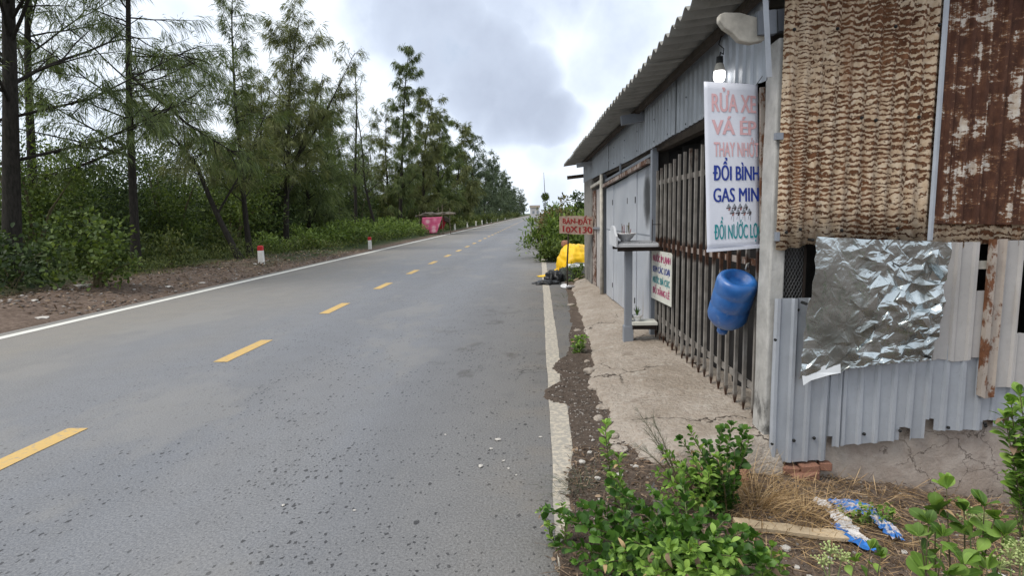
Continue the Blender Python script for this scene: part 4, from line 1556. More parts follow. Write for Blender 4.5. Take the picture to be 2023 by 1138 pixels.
def blades_mesh(name, p, d, L, W, bend=0.0):
    """slender two-triangle blades: base p, direction d, length L, width W"""
    n = len(p)
    up = RNG.normal(size=(n, 3))
    s = unit(np.cross(d, up)) * (W[:, None] / 2)
    mid = p + d * (L * .45)[:, None]
    tip = p + d * L[:, None] + np.array([0, 0, -1.0]) * (bend * L)[:, None]
    v = np.stack([p, mid + s, tip, mid - s], 1).reshape(-1, 3)
    f = np.arange(n * 4).reshape(n, 4)
    return mesh_np(name, v, f)


def leaf_cloud(name, p, d, L, W):
    """broad leaves of two folded quads: base, side, tip"""
    n = len(p)
    up = unit(RNG.normal(size=(n, 3)) * .55 + np.array([0, 0, 1.0]))
    side = unit(np.cross(d, up))
    nor = np.cross(side, d)
    s = side * (W / 2)[:, None]
    lift = nor * (W * .16)[:, None]
    b = p
    m = p + d * (L * .55)[:, None]
    t = p + d * L[:, None]
    l1 = p + d * (L * .30)[:, None] + s * .72 + lift
    l2 = p + d * (L * .72)[:, None] + s * .86 + lift
    r1 = p + d * (L * .30)[:, None] - s * .72 + lift
    r2 = p + d * (L * .72)[:, None] - s * .86 + lift
    v = np.stack([b, m, t, l1, l2, r1, r2], 1).reshape(-1, 3)
    i = np.arange(n)[:, None] * 7
    f = np.concatenate([i + np.array([[0, 1, 4, 3]]), i + np.array([[1, 2, 4, 4]])[:, [0, 1, 2, 2]] * 1], 0)[:n]
    q = np.concatenate([i + np.array([[0, 3, 4, 1]]), i + np.array([[0, 1, 6, 5]])], 0)
    tr = np.concatenate([i + np.array([[1, 4, 2]]), i + np.array([[1, 2, 6]])], 0)
    me = bpy.data.meshes.new(name)
    vs = v.astype(np.float32)
    me.vertices.add(len(vs))
    me.vertices.foreach_set('co', vs.ravel())
    lo = np.concatenate([q.ravel(), tr.ravel()]).astype(np.int32)
    me.loops.add(len(lo))
    me.loops.foreach_set('vertex_index', lo)
    me.polygons.add(len(q) + len(tr))
    st = np.concatenate([np.arange(len(q)) * 4, len(q) * 4 + np.arange(len(tr)) * 3]).astype(np.int32)
    me.polygons.foreach_set('loop_start', st)
    me.update(calc_edges=True)
    return me


def casuarina(label, pts, r0, nb, Lb, t0=.3, twigs=12, per=9, bw=.014, bl=.30, mat='needles', group=None, droop=.75, rise=(.25, .8), seed=0, sub=True, limbs=(), sides=7, az=None):
    """trunk along pts (world), nb branches of length about Lb, wispy needles hanging from twigs"""
    rnd = random.Random(seed)
    pts = [V(p) for p in pts]
    t = thing('casuarina_tree', label, 'tree', pts[0], group)
    seg = [(pts[i + 1] - pts[i]).length for i in range(len(pts) - 1)]
    tot = sum(seg)

    def along(u):
        d = u * tot
        for i, s in enumerate(seg):
            if d <= s or i == len(seg) - 1:
                return pts[i].lerp(pts[i + 1], min(1, d / s))
            d -= s
    n = 14
    tp = []
    for i in range(n + 1):
        u = i / n
        w = .10 * math.sin(u * 7 + seed) * u
        tp.append(along(u) + V((w, w * .6, 0)))
    tr = [r0 * (1 - .93 * (i / n) ** .85) + .008 for i in range(n + 1)]
    tr[0] *= 1.3
    tb = MB().tube([pts[0] - V((0, 0, .25))] + tp, [tr[0] * 1.1] + tr, 9)
    link('trunk', tb, MT['bark'], t, smooth=True)
    bb = MB()
    P, D, L, W = [], [], [], []

    def needles(p, d, k, sc):
        for _ in range(k):
            r = V((rnd.gauss(0, 1), rnd.gauss(0, 1), rnd.gauss(0, 1)))
            dd = (d * .8 + V((0, 0, -droop * rnd.uniform(.5, 1.4))) + r * .24).normalized()
            P.append(tuple(p + r * .035 * sc))
            D.append(tuple(dd))
            L.append(bl * sc * rnd.uniform(.55, 1.25))
            W.append(bw * rnd.uniform(.7, 1.3))

    def branch(p, d, ln, rad, tw, lvl=0):
        k = 6
        q = [p]
        dd = d.copy()
        for i in range(k):
            dd = (dd + V((rnd.gauss(0, .10), rnd.gauss(0, .10), rnd.gauss(0, .07) - .05 * i / k + (.05 if lvl == 0 else -.04)))).normalized()
            q.append(q[-1] + dd * (ln / k))
        bb.tube(q, [rad * (1 - .85 * i / k) + .003 for i in range(k + 1)], 5 if lvl == 0 else 4, False)
        for j in range(tw):
            u = rnd.uniform(.22, 1.0) ** .8
            x = u * k
            i = min(k - 1, int(x))
            pp = q[i].lerp(q[i + 1], x - i)
            bd = (q[i + 1] - q[i]).normalized()
            r = V((rnd.gauss(0, 1), rnd.gauss(0, 1), rnd.gauss(0, .8)))
            td = (bd * .8 + r * .55).normalized()
            tl = rnd.uniform(.2, .6) * min(1, ln * .5 + .2)
            steps = 3
            for s in range(steps):
                needles(pp + td * tl * (s + .5) / steps + V((0, 0, -.05 * s * s * tl)), td, max(1, per // steps), .75 + .25 * min(1.5, ln / 2))
        if lvl == 0 and sub and ln > 1.2:
            for j in range(2 if ln < 2.4 else 4):
                i = rnd.randint(1, k - 2)
                r = V((rnd.gauss(0, 1), rnd.gauss(0, 1), rnd.gauss(0, .5)))
                bd = (q[i + 1] - q[i]).normalized()
                branch(q[i], (bd + r * .5).normalized(), ln * rnd.uniform(.3, .5), rad * .45, max(3, tw // 2), 1)

    for b in range(nb):
        u = t0 + (1 - t0) * ((b + rnd.random()) / nb)
        a = rnd.uniform(0, 2 * math.pi) if az is None else az + rnd.gauss(0, .9)
        e = rnd.uniform(*rise)
        d = V((math.cos(a) * math.cos(e), math.sin(a) * math.cos(e), math.sin(e)))
        ln = Lb * (.42 + .55 * (1 - u)) * rnd.choice((.5, .7, .9, 1.1, 1.4)) * rnd.uniform(.85, 1.15)
        branch(along(u) + V((.10 * math.sin(u * 7 + seed) * u, .06 * math.sin(u * 7 + seed) * u, 0)), d, ln, max(.008, r0 * .28 * (1 - .75 * u)), max(3, int(twigs * .80 * min(1.3, .4 + ln / Lb))))
    for a, b_, rad in limbs:
        a, b_ = V(a), V(b_)
        md = a.lerp(b_, .5) + V((0, 0, -.12 * (b_ - a).length * .5))
        q = [a, a.lerp(md, .6), md, md.lerp(b_, .5), b_]
        bb.tube(q, [rad, rad * .8, rad * .6, rad * .4, rad * .15], 6, False)
        ln = (b_ - a).length
        for j in range(int(ln * 5)):
            u = rnd.uniform(.25, 1.0)
            pp = a.lerp(b_, u) + V((0, 0, -.06 * ln * math.sin(u * math.pi)))
            dd = ((b_ - a).normalized() + V((rnd.gauss(0, .6), rnd.gauss(0, .6), rnd.gauss(0, .4)))).normalized()
            branch(pp, dd, rnd.uniform(.4, 1.1), .012, 6, 1)
    link('branches', bb, MT['bark'], t, smooth=True)
    me = blades_mesh('crown', np.array(P), np.array(D), np.array(L), np.array(W) * 1.12, .30)
    link('crown', me, MT[mat], t)
    return t


def bush(label, c, size, nclump, per, leafL, leafW, mat, name='bush', group=None, seed=0, stems=5, cat='bush', upright=.3, base=.15, kind='leaf'):
    """a leafy bush: stems fan out from the base, leaves sit in clumps around their ends"""
    rg = np.random.default_rng(seed)
    c = V(c)
    t = thing(name, label, cat, c, group)
    sx, sy, sz = size
    a = rg.uniform(0, 2 * np.pi, nclump)
    r = np.sqrt(rg.uniform(0, 1, nclump))
    hz = rg.uniform(base, 1, nclump)
    prof = np.sqrt(np.clip(1 - (np.abs(hz - .45) / .62) ** 2.2, .05, 1))
    wob = 1 + .25 * np.sin(3 * a + seed) + .15 * np.sin(5 * a + 2 * seed)
    cc = np.stack([c.x + sx * r * prof * wob * np.cos(a), c.y + sy * r * prof * wob * np.sin(a), c.z + sz * hz * (1 + .22 * rg.normal(size=nclump) * (hz > .7))], 1)
    cr = (sx + sy + sz) / 3 * rg.uniform(.12, .26, nclump)
    off = rg.normal(size=(nclump, per, 3)) * .55
    p = (cc[:, None, :] + off * cr[:, None, None]).reshape(-1, 3)
    p[:, 2] = np.maximum(p[:, 2], c.z + .02)
    out = unit(off.reshape(-1, 3) * .9 + rg.normal(size=(nclump * per, 3)) * .6 + np.array([0, 0, upright]))
    L = leafL * rg.uniform(.6, 1.25, len(p))
    W = leafW * rg.uniform(.7, 1.2, len(p))
    me = leaf_cloud('foliage', p, out, L, W) if kind == 'leaf' else blades_mesh('foliage', p, out, L, W, .1)
    link('foliage', me, MT[mat], t)
    m = MB()
    for k in range(stems):
        e = V(cc[rg.integers(nclump)].tolist())
        b = c + V((rg.uniform(-.12, .12) * sx, rg.uniform(-.12, .12) * sy, -.05))
        md = b.lerp(e, .5) + V((0, 0, .12 * sz))
        m.tube([b, md, e], [.018 * sz + .004, .012 * sz + .003, .003], 5, False)
    link('stems', m, MT['stem'], t)
    return t


def dup(o, loc, rz, sc, label=None, group=None):
    c = copy_tree(o)
    c.location = loc
    c.rotation_euler = (0, 0, rz)
    c.scale = (sc, sc, sc)
    if label:
        c['label'] = label
    if group:
        c['group'] = group
    return c


# ------------------------------------------------------------------ casuarinas along the left side
G = lambda x, y: g1(x, y)


def base(px, Y, X=None):
    x = at(px, 500, Y).x if X is None else X
    return V((x, Y, G(x, Y)))


b = base(16, 12.2)
casuarina('thick dark casuarina trunk at the left edge with long side limbs', [b, b + V((.35, 0, 3)), b + V((.85, 0, 6.5)), b + V((1.7, 0, 13.5))], .19, 46, 3.6, .28, 15, 12, .013, .30, 'needles', seed=1,
          limbs=[(b + V((.1, 0, 2.6)), b + V((3.6, 1.5, 4.2)), .04), (b + V((.12, 0, 3.5)), b + V((3.9, .6, 4.9)), .035), (b + V((.3, 0, 5.9)), b + V((2.8, -.5, 7.6)), .06)])
b = base(64, 17)
casuarina('second casuarina from the left, thinner, standing behind the thick trunk', [b, b + V((.45, 0, 4)), b + V((.85, 0, 8)), b + V((1.3, 0, 13))], .15, 42, 3.4, .34, 14, 12, .015, .32, 'needles', seed=2)
b = base(266, 15)
casuarina('tall straight casuarina at the verge behind the round-leaved shrub', [b, b + V((.25, 0, 3.5)), b + V((.45, 0, 7)), b + V((.5, .2, 11.5))], .115, 60, 3.3, .26, 15, 13, .013, .30, 'needles', seed=3,
          rise=(.0, .55), limbs=[(b + V((.25, 0, 3.3)), b + V((-4.6, 1.0, 2.6)), .04), (b + V((.4, 0, 5)), b + V((3.0, .4, 2.9)), .045)])
b = base(474, 18.5)
casuarina('casuarina leaning far to the left over the verge', [b, b + V((-.7, .1, 1.5)), b + V((-1.35, .2, 3.0)), b + V((-2.6, .5, 4.6)), b + V((-3.3, .6, 5.6))], .105, 34, 2.3, .42, 16, 14, .016, .30, 'needles_olive', seed=4, rise=(-.1, .6),
          limbs=[(b + V((-.7, .1, 1.5)), b + V((.8, .5, 4.4)), .04)])
b = base(494, 20)
casuarina('slim casuarina whose pointed top stands alone against the sky', [b, b + V((-.1, 0, 2.5)), b + V((-.15, 0, 5)), b + V((.05, 0, 7)), b + V((.1, .1, 8.7))], .10, 58, 1.55, .2, 15, 13, .017, .28, 'needles', seed=5, rise=(.1, .8))
b = base(566, 25)
casuarina('broad casuarina with fanned upswept limbs in mid row', [b, b + V((.2, 0, 3)), b + V((.6, 0, 6)), b + V((1.1, .2, 9.6))], .13, 60, 2.6, .2, 17, 13, .020, .34, 'needles_olive', seed=6, rise=(.5, 1.1),
          limbs=[(b + V((.3, 0, 3.3)), b + V((3.4, .3, 8.2)), .06), (b + V((.3, 0, 3.0)), b + V((2.2, -.3, 7.2)), .05), (b + V((.2, 0, 2.6)), b + V((-1.6, .3, 7.0)), .05)])
b = base(612, 29)
casuarina('bushy dark casuarina filling the row behind the broad one', [b, b + V((.1, 0, 3)), b + V((.4, 0, 7.0))], .12, 52, 2.8, .1, 17, 13, .024, .36, 'needles', seed=7, rise=(.1, .8))
b = base(520, 27)
casuarina('dense dark casuarina standing deep behind the slim pointed one', [b, b + V((.1, 0, 3)), b + V((.4, 0, 7.2))], .12, 50, 2.6, .08, 17, 13, .024, .36, 'needles', seed=8, rise=(.1, .8))
b = base(705, 36)
casuarina('thin sparse casuarina with bare trunk, left of the pair', [b, b + V((.2, 0, 4)), b + V((.5, 0, 10.4))], .12, 40, 1.8, .25, 7, 8, .018, .30, 'needles', seed=9, rise=(.4, 1.1))
b = base(748, 37)
casuarina('thin sparse casuarina leaning left, right of the pair', [b, b + V((-.7, 0, 3.5)), b + V((-.9, 0, 8.6))], .10, 36, 1.7, .25, 7, 8, .018, .30, 'needles', seed=10, rise=(.4, 1.1))
b = base(672, 40)
casuarina('dark low casuarina behind the sparse pair', [b, b + V((.1, 0, 3)), b + V((.1, 0, 6.6))], .12, 44, 2.2, .1, 13, 11, .026, .38, 'needles', seed=11)
for k, (px, Y, H, Lb_, lab) in enumerate(((640, 33, 8.6, 2.2, 'greyish casuarina filling the row right of the broad one'), (770, 46, 9.2, 2.2, 'casuarina with feathery crown just left of the tallest one'), (742, 50, 7.6, 2.4, 'low casuarina behind the sparse pair, left of the tallest'), (690, 45, 7.2, 2.3, 'low feathery casuarina behind the sparse pair, far left one'))):
    b = base(px, Y)
    casuarina(lab, [b, b + V((.1, 0, 3)), b + V((.4 - .3 * k, 0, H))], .12, 48, Lb_, .08, 13, 12, .026, .38, ('needles', 'needles_olive')[k % 2], seed=50 + k, rise=(.1, .9))
b = base(792, 44)
casuarina('tallest casuarina of the row with clumped drooping top', [b, b + V((.3, 0, 5)), b + V((.8, 0, 9.5)), b + V((1.3, 0, 13.6))], .16, 66, 1.75, .1, 16, 13, .030, .42, 'needles', seed=12, droop=1.0)
b = base(838, 50)
casuarina('full casuarina just right of the tallest one', [b, b + V((.2, 0, 5)), b + V((1.1, 0, 11.2))], .15, 64, 2.5, .06, 16, 13, .034, .46, 'needles_olive', seed=13)
b = base(868, 58)
casuarina('full casuarina behind the pink cloth stall', [b, b + V((.2, 0, 5)), b + V((.4, 0, 10.8))], .15, 60, 2.9, .05, 16, 12, .040, .50, 'needles', seed=14)
b = base(905, 70)
casuarina('casuarina with ragged top where the row starts to shrink', [b, b + V((.2, 0, 5)), b + V((1.0, 0, 11.6))], .15, 58, 3.0, .05, 15, 12, .046, .55, 'needles_olive', seed=15)
far = []
for k, (px, Y, H, mt) in enumerate(((935, 86, 12.4, 'needles_far'), (958, 104, 11.5, 'needles_far'), (972, 122, 12.4, 'needles_far'))):
    b = base(px, Y)
    far.append(casuarina('casuarina in the far part of the roadside row', [b, b + V((.2, 0, 5)), b + V((.7, 0, H))], .15, 52, 3.2, .04, 13, 11, .065, .65, mt, group='far casuarinas of the row', seed=20 + k, sub=False))
fl_ = 'casuarina in the far part of the roadside row'
rr = random.Random(5)
for (X, Y, s) in ((-10.5, 136, .95), (-9.8, 150, .9), (-11, 168, 1.0), (-9.6, 186, .95), (-10.2, 205, .95), (-9.5, 230, .95), (-10.5, 258, 1.0), (-9.6, 290, 1.0), (-10, 330, 1.0), (-9.6, 380, 1.1),
                  (-14.5, 78, .85), (-15.5, 95, .95), (-14, 112, .9), (-15, 135, .95), (-14, 160, .95), (-14, 200, 1.0), (-14, 250, 1.0), (-14.5, 310, 1.0), (-19, 90, .8), (-19, 125, .9), (-20, 170, .95)):
    dup(far[rr.randrange(3)], V((X, Y, G(X, Y))), rr.uniform(0, 6.28), s * rr.uniform(.92, 1.06), fl_, 'far casuarinas of the row')

# ------------------------------------------------------------------ dark thicket under and behind the trees
TG = 'thicket bushes under the casuarinas'
TL = 'dark green thicket bush under and behind the casuarina trees'
protos = []
for k in range(5):
    protos.append(bush(TL, (-14 - k, 24 + 2 * k, 0), (1.9, 1.9, 3.4 + .3 * k), 95, 62, .15, .08, 'thicket_light' if k in (1, 3) else 'thicket', 'thicket_bush', TG, 60 + k, 6))
spots = [(-15.3, 13.5), (-13.6, 15.0), (-16.8, 16.2), (-13.5, 17.4), (-15.4, 19.0), (-12.9, 19.8), (-17.8, 20.5), (-14.6, 22.2), (-12.6, 23.5), (-16.8, 24.5), (-20, 25.5), (-13.2, 26.8), (-15.4, 28.6),
         (-19, 30.5), (-13.0, 31.0), (-16.4, 33.5), (-22.5, 35), (-19.8, 38), (-14.8, 37.5), (-23.5, 29.5), (-20.5, 19.5), (-25, 24), (-18.3, 43), (-13.2, 42), (-24, 44), (-12.8, 48), (-16.2, 50), (-12.6, 55), (-12.4, 62), (-15, 66),
         (-12.2, 70), (-12.2, 80), (-13.2, 90), (-29, 33), (-32, 42)]
first = set()
for i, (x, y) in enumerate(spots):
    k = (i * 3 + (i // 4)) % 5
    loc = V((x, y, G(x, y) - .05))
    rz, s = rr.uniform(0, 6.28), rr.uniform(.8, 1.08) * min(1.05, (.085 * y + 1.1) / 3.4)
    if k not in first:
        first.add(k)
        o = protos[k]
        o.location = loc
        o.rotation_euler = (0, 0, rz)
        o.scale = (s, s, s)
    else:
        dup(protos[k], loc, rz, s)
# low bushes at the foot of the thicket
for i, (px, py, Y, w, h, lab) in enumerate(((190, 540, 11.4, .85, 1.25, 'round-leaved green shrub at the edge of the left earth verge'), (20, 560, 11.2, .95, .95, 'low dark shrub at the left edge of the picture'),
                                            (330, 520, 16.0, .9, .75, 'low dull shrub right of the tall straight casuarina'), (430, 500, 20.5, 1.0, .8, 'low dull shrub at the foot of the leaning casuarina'))):
    x = at(px, 500, Y).x
    bush(lab, (x, Y, G(x, Y)), (w, w * .9, h), 40, 34, .105 if i < 2 else .12, .085 if i < 2 else .05, 'thicket_light' if i < 1 else ('thicket' if i == 1 else 'weed'), 'verge_shrub', None, 90 + i, 6)
# a far wood closing the horizon on the left
n = 9000
X = RNG.uniform(-420, -40, n)
Y = RNG.uniform(170, 420, n)
Zt = 7.0 * (.6 + .4 * vnoise(X / 9, Y / 30, 5)) * RNG.uniform(0, 1, n) ** .6
p = np.stack([X, Y, Zt], 1)
d = unit(RNG.normal(size=(n, 3)))
fw = link('far_wood', leaf_cloud('far_wood', p, d, RNG.uniform(2, 4, n), RNG.uniform(1.5, 3, n)), MT['needles_far'])
tag(fw, 'far line of trees seen between the trunks', kind='stuff')

# ------------------------------------------------------------------ weeds of the verges (ground cover)
def scatter_weeds(name, label, n, fx, fy, h, mat, seed, wid=.05, leaf=True, clump=1.2, thr=.0):
    rg = np.random.default_rng(seed)
    Y = fy(rg.uniform(0, 1, n))
    X = fx(rg.uniform(0, 1, n), Y)
    msk = vnoise(X * clump, Y * clump * .6, seed) + .2 * rg.normal(size=n) > thr
    X, Y = X[msk], Y[msk]
    n = len(X)
    Z = gz(X, Y)
    hh = h * (.45 + .9 * vnoise(X * .9, Y * .5, seed + 3))
    up = rg.uniform(0, 1, n)
    p = np.stack([X, Y, Z + hh * up * .85], 1)
    d = unit(np.stack([rg.normal(size=n) * .6, rg.normal(size=n) * .6, rg.uniform(.1, 1.2, n)], 1))
    sc = np.clip(Y / 22, .7, 4.5)
    L = wid * 2.6 * sc * rg.uniform(.6, 1.3, n)
    W = wid * sc * rg.uniform(.7, 1.3, n)
    me = leaf_cloud(name, p, d, L, W) if leaf else blades_mesh(name, p, d, L, W, .2)
    o = link(name, me, MT[mat])
    return tag(o, label, kind='stuff')


scatter_weeds('verge_weeds', 'green weeds along the left verge', 26000, lambda u, y: -8.3 - .9 * sstep(26, 14, y) - u * 3.4, lambda u: 13.5 + u ** 1.6 * 95, .62, 'weed', 31, .034, True, .55, .12)
scatter_weeds('verge_grass', 'dry grass and weeds at the foot of the left thicket', 15000, lambda u, y: -9.5 - u * 2.6, lambda u: 9.8 + u * 22, .34, 'weed', 33, .016, False, .8, .25)
scatter_weeds('plantation_undergrowth', 'dark undergrowth on the plantation floor', 26000, lambda u, y: -11 - u * 14, lambda u: 11.5 + u ** 1.3 * 50, .9, 'thicket', 35, .05, True, .5, .2)
# roadside hedge bushes further along the left verge
HG = 'hedge bushes along the left verge'
HL = 'bright green hedge bush on the left verge beyond the stall'
hb = bush(HL, (-9.6, 56, 0), (1.6, 2.2, 1.35), 40, 40, .26, .13, 'weed', 'hedge_bush', HG, 120, 4)
hb.location.z = G(-9.6, 56)
for (x, y, s) in ((-9.8, 62, 1.0), (-9.9, 70, 1.05), (-9.7, 78, 1.0), (-9.9, 88, 1.1), (-9.8, 98, 1.1), (-9.9, 112, 1.2), (-9.7, 130, 1.2), (-9.8, 150, 1.3), (-9.9, 175, 1.4), (-9.9, 210, 1.5)):
    dup(hb, V((x, y, G(x, y))), rr.uniform(0, 6.28), s)

VB = 'low bushes along the verge before the stall'
VL = 'low yellow green bush on the left verge between marker posts and stall'
vb = bush(VL, (-9.7, 27, 0), (1.0, 1.3, .95), 34, 40, .15, .07, 'bush_far', 'verge_bush', VB, 130, 5)
vb.location.z = G(-9.7, 27)
for (x, y, s_) in ((-9.5, 29.5, .9), (-9.9, 31.6, 1.05), (-9.3, 33.4, .85), (-9.6, 35.6, 1.0), (-9.2, 37.6, .9), (-9.5, 39.6, 1.05), (-9.0, 41.6, .9), (-9.9, 24.6, .75), (-10.4, 22.0, .7), (-9.6, 43.6, .95), (-10.9, 26, .9), (-11.2, 30, 1.1), (-11.0, 35, 1.1), (-10.8, 40, 1.1)):
    dup(vb, V((x, y, G(x, y))), rr.uniform(0, 6.28), s_)

# ------------------------------------------------------------------ red and white marker posts
def marker(label, loc, rz, cap=True, group=None):
    t = thing('marker_post', label, 'marker post', loc, group)
    x, y, z = loc
    w = .075
    m = MB()
    for zz, k in ((-.2, 1.05), (0, 1.05), (.44, .95), (.445, .95)):
        m.v += [(x + sx_ * w * k, y + sy_ * w * k, z + zz) for sx_, sy_ in ((-1, -1), (1, -1), (1, 1), (-1, 1))]
    m.f = [(4 * i + a, 4 * i + (a + 1) % 4, 4 * i + 4 + (a + 1) % 4, 4 * i + 4 + a) for i in range(3) for a in range(4)] + [(12, 13, 14, 15)]
    bevel(link('shaft', m, MT['marker_white'], t), .012)
    m = MB()
    for zz, k in ((.43, 1.02), (.555, 1.0), (.585, .75)):
        m.v += [(x + sx_ * w * k, y + sy_ * w * k, z + zz) for sx_, sy_ in ((-1, -1), (1, -1), (1, 1), (-1, 1))]
    m.f = [(4 * i + a, 4 * i + (a + 1) % 4, 4 * i + 4 + (a + 1) % 4, 4 * i + 4 + a) for i in range(2) for a in range(4)] + [(8, 9, 10, 11), (3, 2, 1, 0)]
    bevel(link('cap', m, MT['marker_red' if cap else 'marker_white'], t), .012)
    t.rotation_euler = (0, 0, rz)
    return t


m1 = gp(517, 524, .08)
marker('nearest red topped white marker post on the earth verge', (m1.x, m1.y, G(m1.x, m1.y) - .02), .1)
m2 = gp(731, 489, .08)
marker('red topped marker post half sunk in the weeds', (m2.x, m2.y, G(m2.x, m2.y) - .02), .2)
MG = 'far marker posts'
ml = 'faded white marker post in the far line beyond the stall'
for k, (px, y) in enumerate(((918, 56), (941, 66), (957, 75), (969, 83), (979, 91), (988, 99), (1001, 115), (1014, 140))):
    x = -8.1
    o = marker(ml, (x, y, G(x, y) + .02), .1 * k, False, MG)

# ------------------------------------------------------------------ stall with the pink cloth
sy = 45.0
st = thing('brushwood_stall', 'small brushwood stall with crooked poles on the left verge', 'stall', (-8.7, sy, G(-8.7, sy)))
zg = G(-8.7, sy)
for px, top, yo in ((829, 1.72, 0), (841, 1.75, .9), (848, 1.70, 1.0), (866, 2.05, .9), (874, 2.25, 0), (889, 1.95, .2)):
    x = at(px, 440, sy + yo).x
    link('pole', MB().tube([(x + .05, sy + yo, zg - .2), (x - .02, sy + yo, zg + .8), (x + .03, sy + yo, zg + top)], [.035, .03, .02], 7), MT['wood_old'], st, smooth=True)
x0, x1 = at(826, 430, sy).x, at(894, 430, sy).x
link('crossbar', MB().tube([(x0 - .1, sy - .03, 1.50), (x1 + .1, sy - .03, 1.58)], .04, 6), MT['wood_old'], st)
link('crossbar', MB().tube([(x0 - .1, sy + 1.0, 1.48), (x1 + .1, sy + 1.0, 1.56)], .04, 6), MT['wood_old'], st)
m = MB()
for i in range(13):
    for k in range(7):
        u, v = i / 12, k / 6
        m.v.append((x0 - .25 + (x1 - x0 + .35) * u, sy + .05 + 1.1 * v, 1.60 + .10 * math.sin(v * 3.1) + .05 * math.sin(i * 2.3 + k) - .22 * (1 - min(1, u * 5)) + .03 * math.sin(i * 5.1)))
m.f = [(i * 7 + k, (i + 1) * 7 + k, (i + 1) * 7 + k + 1, i * 7 + k + 1) for i in range(12) for k in range(6)]
solid(link('thatch_roof', m, MT['stall_roof'], st), .05)
for k, (za, r_) in enumerate(((1.42, .16), (1.25, .13))):
    xx = at(879, 435, sy).x
    link('hanging_bundle', MB().tube([(xx, sy - .05, za), (xx + .05, sy - .05, za - .14), (xx + .3, sy + .05, za - .3)], [r_ * .6, r_, r_ * .5], 8), MT['wood_dark'], st, smooth=True)
cl_tl, cl_tr, cl_bl, cl_br = at(834, 429.5, sy - .12), at(874, 428, sy - .12), at(832, 455, sy - .2), at(863, 460, sy - .17)
pc = thing('pink_cloth', 'pink flowered cloth hung from the brushwood stall', 'cloth', at(850, 461, sy - .1))
m = MB()
for i in range(15):
    for k in range(11):
        u, v = i / 14, k / 10
        p = cl_tl.lerp(cl_tr, u).lerp(cl_bl.lerp(cl_br, u) - V((0, 0, .13 * math.sin(u * math.pi))), v)
        p.y -= .05 * math.sin(u * 13) * (.3 + v)
        m.v.append(tuple(p))
m.f = [(i * 11 + k, (i + 1) * 11 + k, (i + 1) * 11 + k + 1, i * 11 + k + 1) for i in range(14) for k in range(10)]
solid(link('cloth', m, MT['pink_flower_cloth'], pc, smooth=True), .012)
m = MB()
a0, a1_, a2, a3 = at(876, 430, sy), at(884, 431, sy), at(876, 452, sy), at(868, 452, sy)
m.v = [tuple(q) for q in (a0, a1_, a2, a3)]
m.f = [(0, 1, 2, 3)]
solid(link('red_lining', m, MT['red_cloth'], pc), .02)

# ------------------------------------------------------------------ right side beyond the shack
bush('large fresh green bush at the road edge behind the yellow tarp', (.85, 19.6, 0), (1.0, 1.1, 1.10), 60, 60, .17, .06, 'bush_far', 'roadside_bush', None, 200, 8, upright=.8)
bush('low dark green bush leaning onto the asphalt', (.42, 18.0, 0), (.55, .6, .55), 36, 46, .13, .05, 'thicket_light', 'roadside_bush', None, 201, 6)
bush('brownish flowering bush beside the road behind the fresh green one', (.95, 25.5, 0), (1.15, 1.6, 1.28), 64, 60, .17, .08, 'bush_flower', 'roadside_bush', None, 202, 8, upright=.6)
bush('bright green bush showing right above the land sign', (2.3, 24.5, 0), (1.1, 1.2, 1.32), 46, 54, .22, .06, 'bush_far', 'roadside_bush', None, 203, 8, upright=1.0)
bush('green bush behind the sign and the shack corner', (2.0, 20.0, 0), (.9, 1.0, 1.05), 40, 50, .17, .06, 'bush_far', 'roadside_bush', None, 204, 8, upright=.7)
bush('pale green bush where the right verge meets the road far off', (1.4, 34, 0), (1.1, 2.2, 1.25), 50, 46, .26, .1, 'bush_far', 'roadside_bush', None, 205, 6, upright=.7)
bush('far olive bush on the right verge below the lone pole', (1.6, 48, 0), (1.4, 3.2, 1.25), 50, 40, .32, .14, 'weed', 'roadside_bush', None, 206, 6, upright=.6)
bush('dark round tree far behind the shack corner', (4.3, 52, .0), (2.2, 2.2, 2.5), 60, 60, .3, .15, 'thicket', 'round_tree', None, 207, 6, cat='tree')
scatter_weeds('right_verge_weeds', 'weeds along the right verge beyond the shack', 7000, lambda u, y: .5 + u * 2.2, lambda u: 13.2 + u ** 1.5 * 60, .32, 'weed', 37, .03, True, .8, .2)
vp = thing('vine_pole', 'lone thin pole wrapped in a ball of vines above the right verge', 'pole', (1.0, 44, 0))
xp = at(1077, 400, 44).x
link('pole', MB().tube([(xp + .02, 44, -.2), (xp, 44, 2.6), (xp - .08, 44, 4.5)], [.05, .03, .012], 7), MT['bark'], vp, smooth=True)
n = 500
d = unit(RNG.normal(size=(n, 3)))
pb_ = np.array([xp + .02, 44, 2.72]) + d * RNG.uniform(.05, .24, n)[:, None] * np.array([1, 1, .95])
link('vine_ball', leaf_cloud('vine_ball', pb_, unit(d + np.array([0, 0, -.4])), RNG.uniform(.09, .17, n), RNG.uniform(.05, .09, n)), MT['thicket_light'], vp)
n = 260
hz = RNG.uniform(0, 1, n)
an = RNG.uniform(0, 6.28, n)
rad = .07 + .05 * np.sin(hz * 9)
link('vine_stem', leaf_cloud('vine_stem', np.stack([xp + rad * np.cos(an), 44 + rad * np.sin(an), .9 + hz * 1.7], 1), unit(np.stack([np.cos(an), np.sin(an), -.6 + 0 * an], 1)), RNG.uniform(.08, .14, n), RNG.uniform(.04, .08, n)), MT['thicket'], vp)
fm = thing('radio_mast', 'faint thin mast on the skyline left of the shack corner', 'mast', (3.9, 60, 0))
link('mast', MB().tube([(at(1147, 400, 60).x, 60, 0), (at(1146.5, 400, 60).x, 60, at(1147, 391, 60).z)], [.04, .02], 6), MT['wire'], fm)
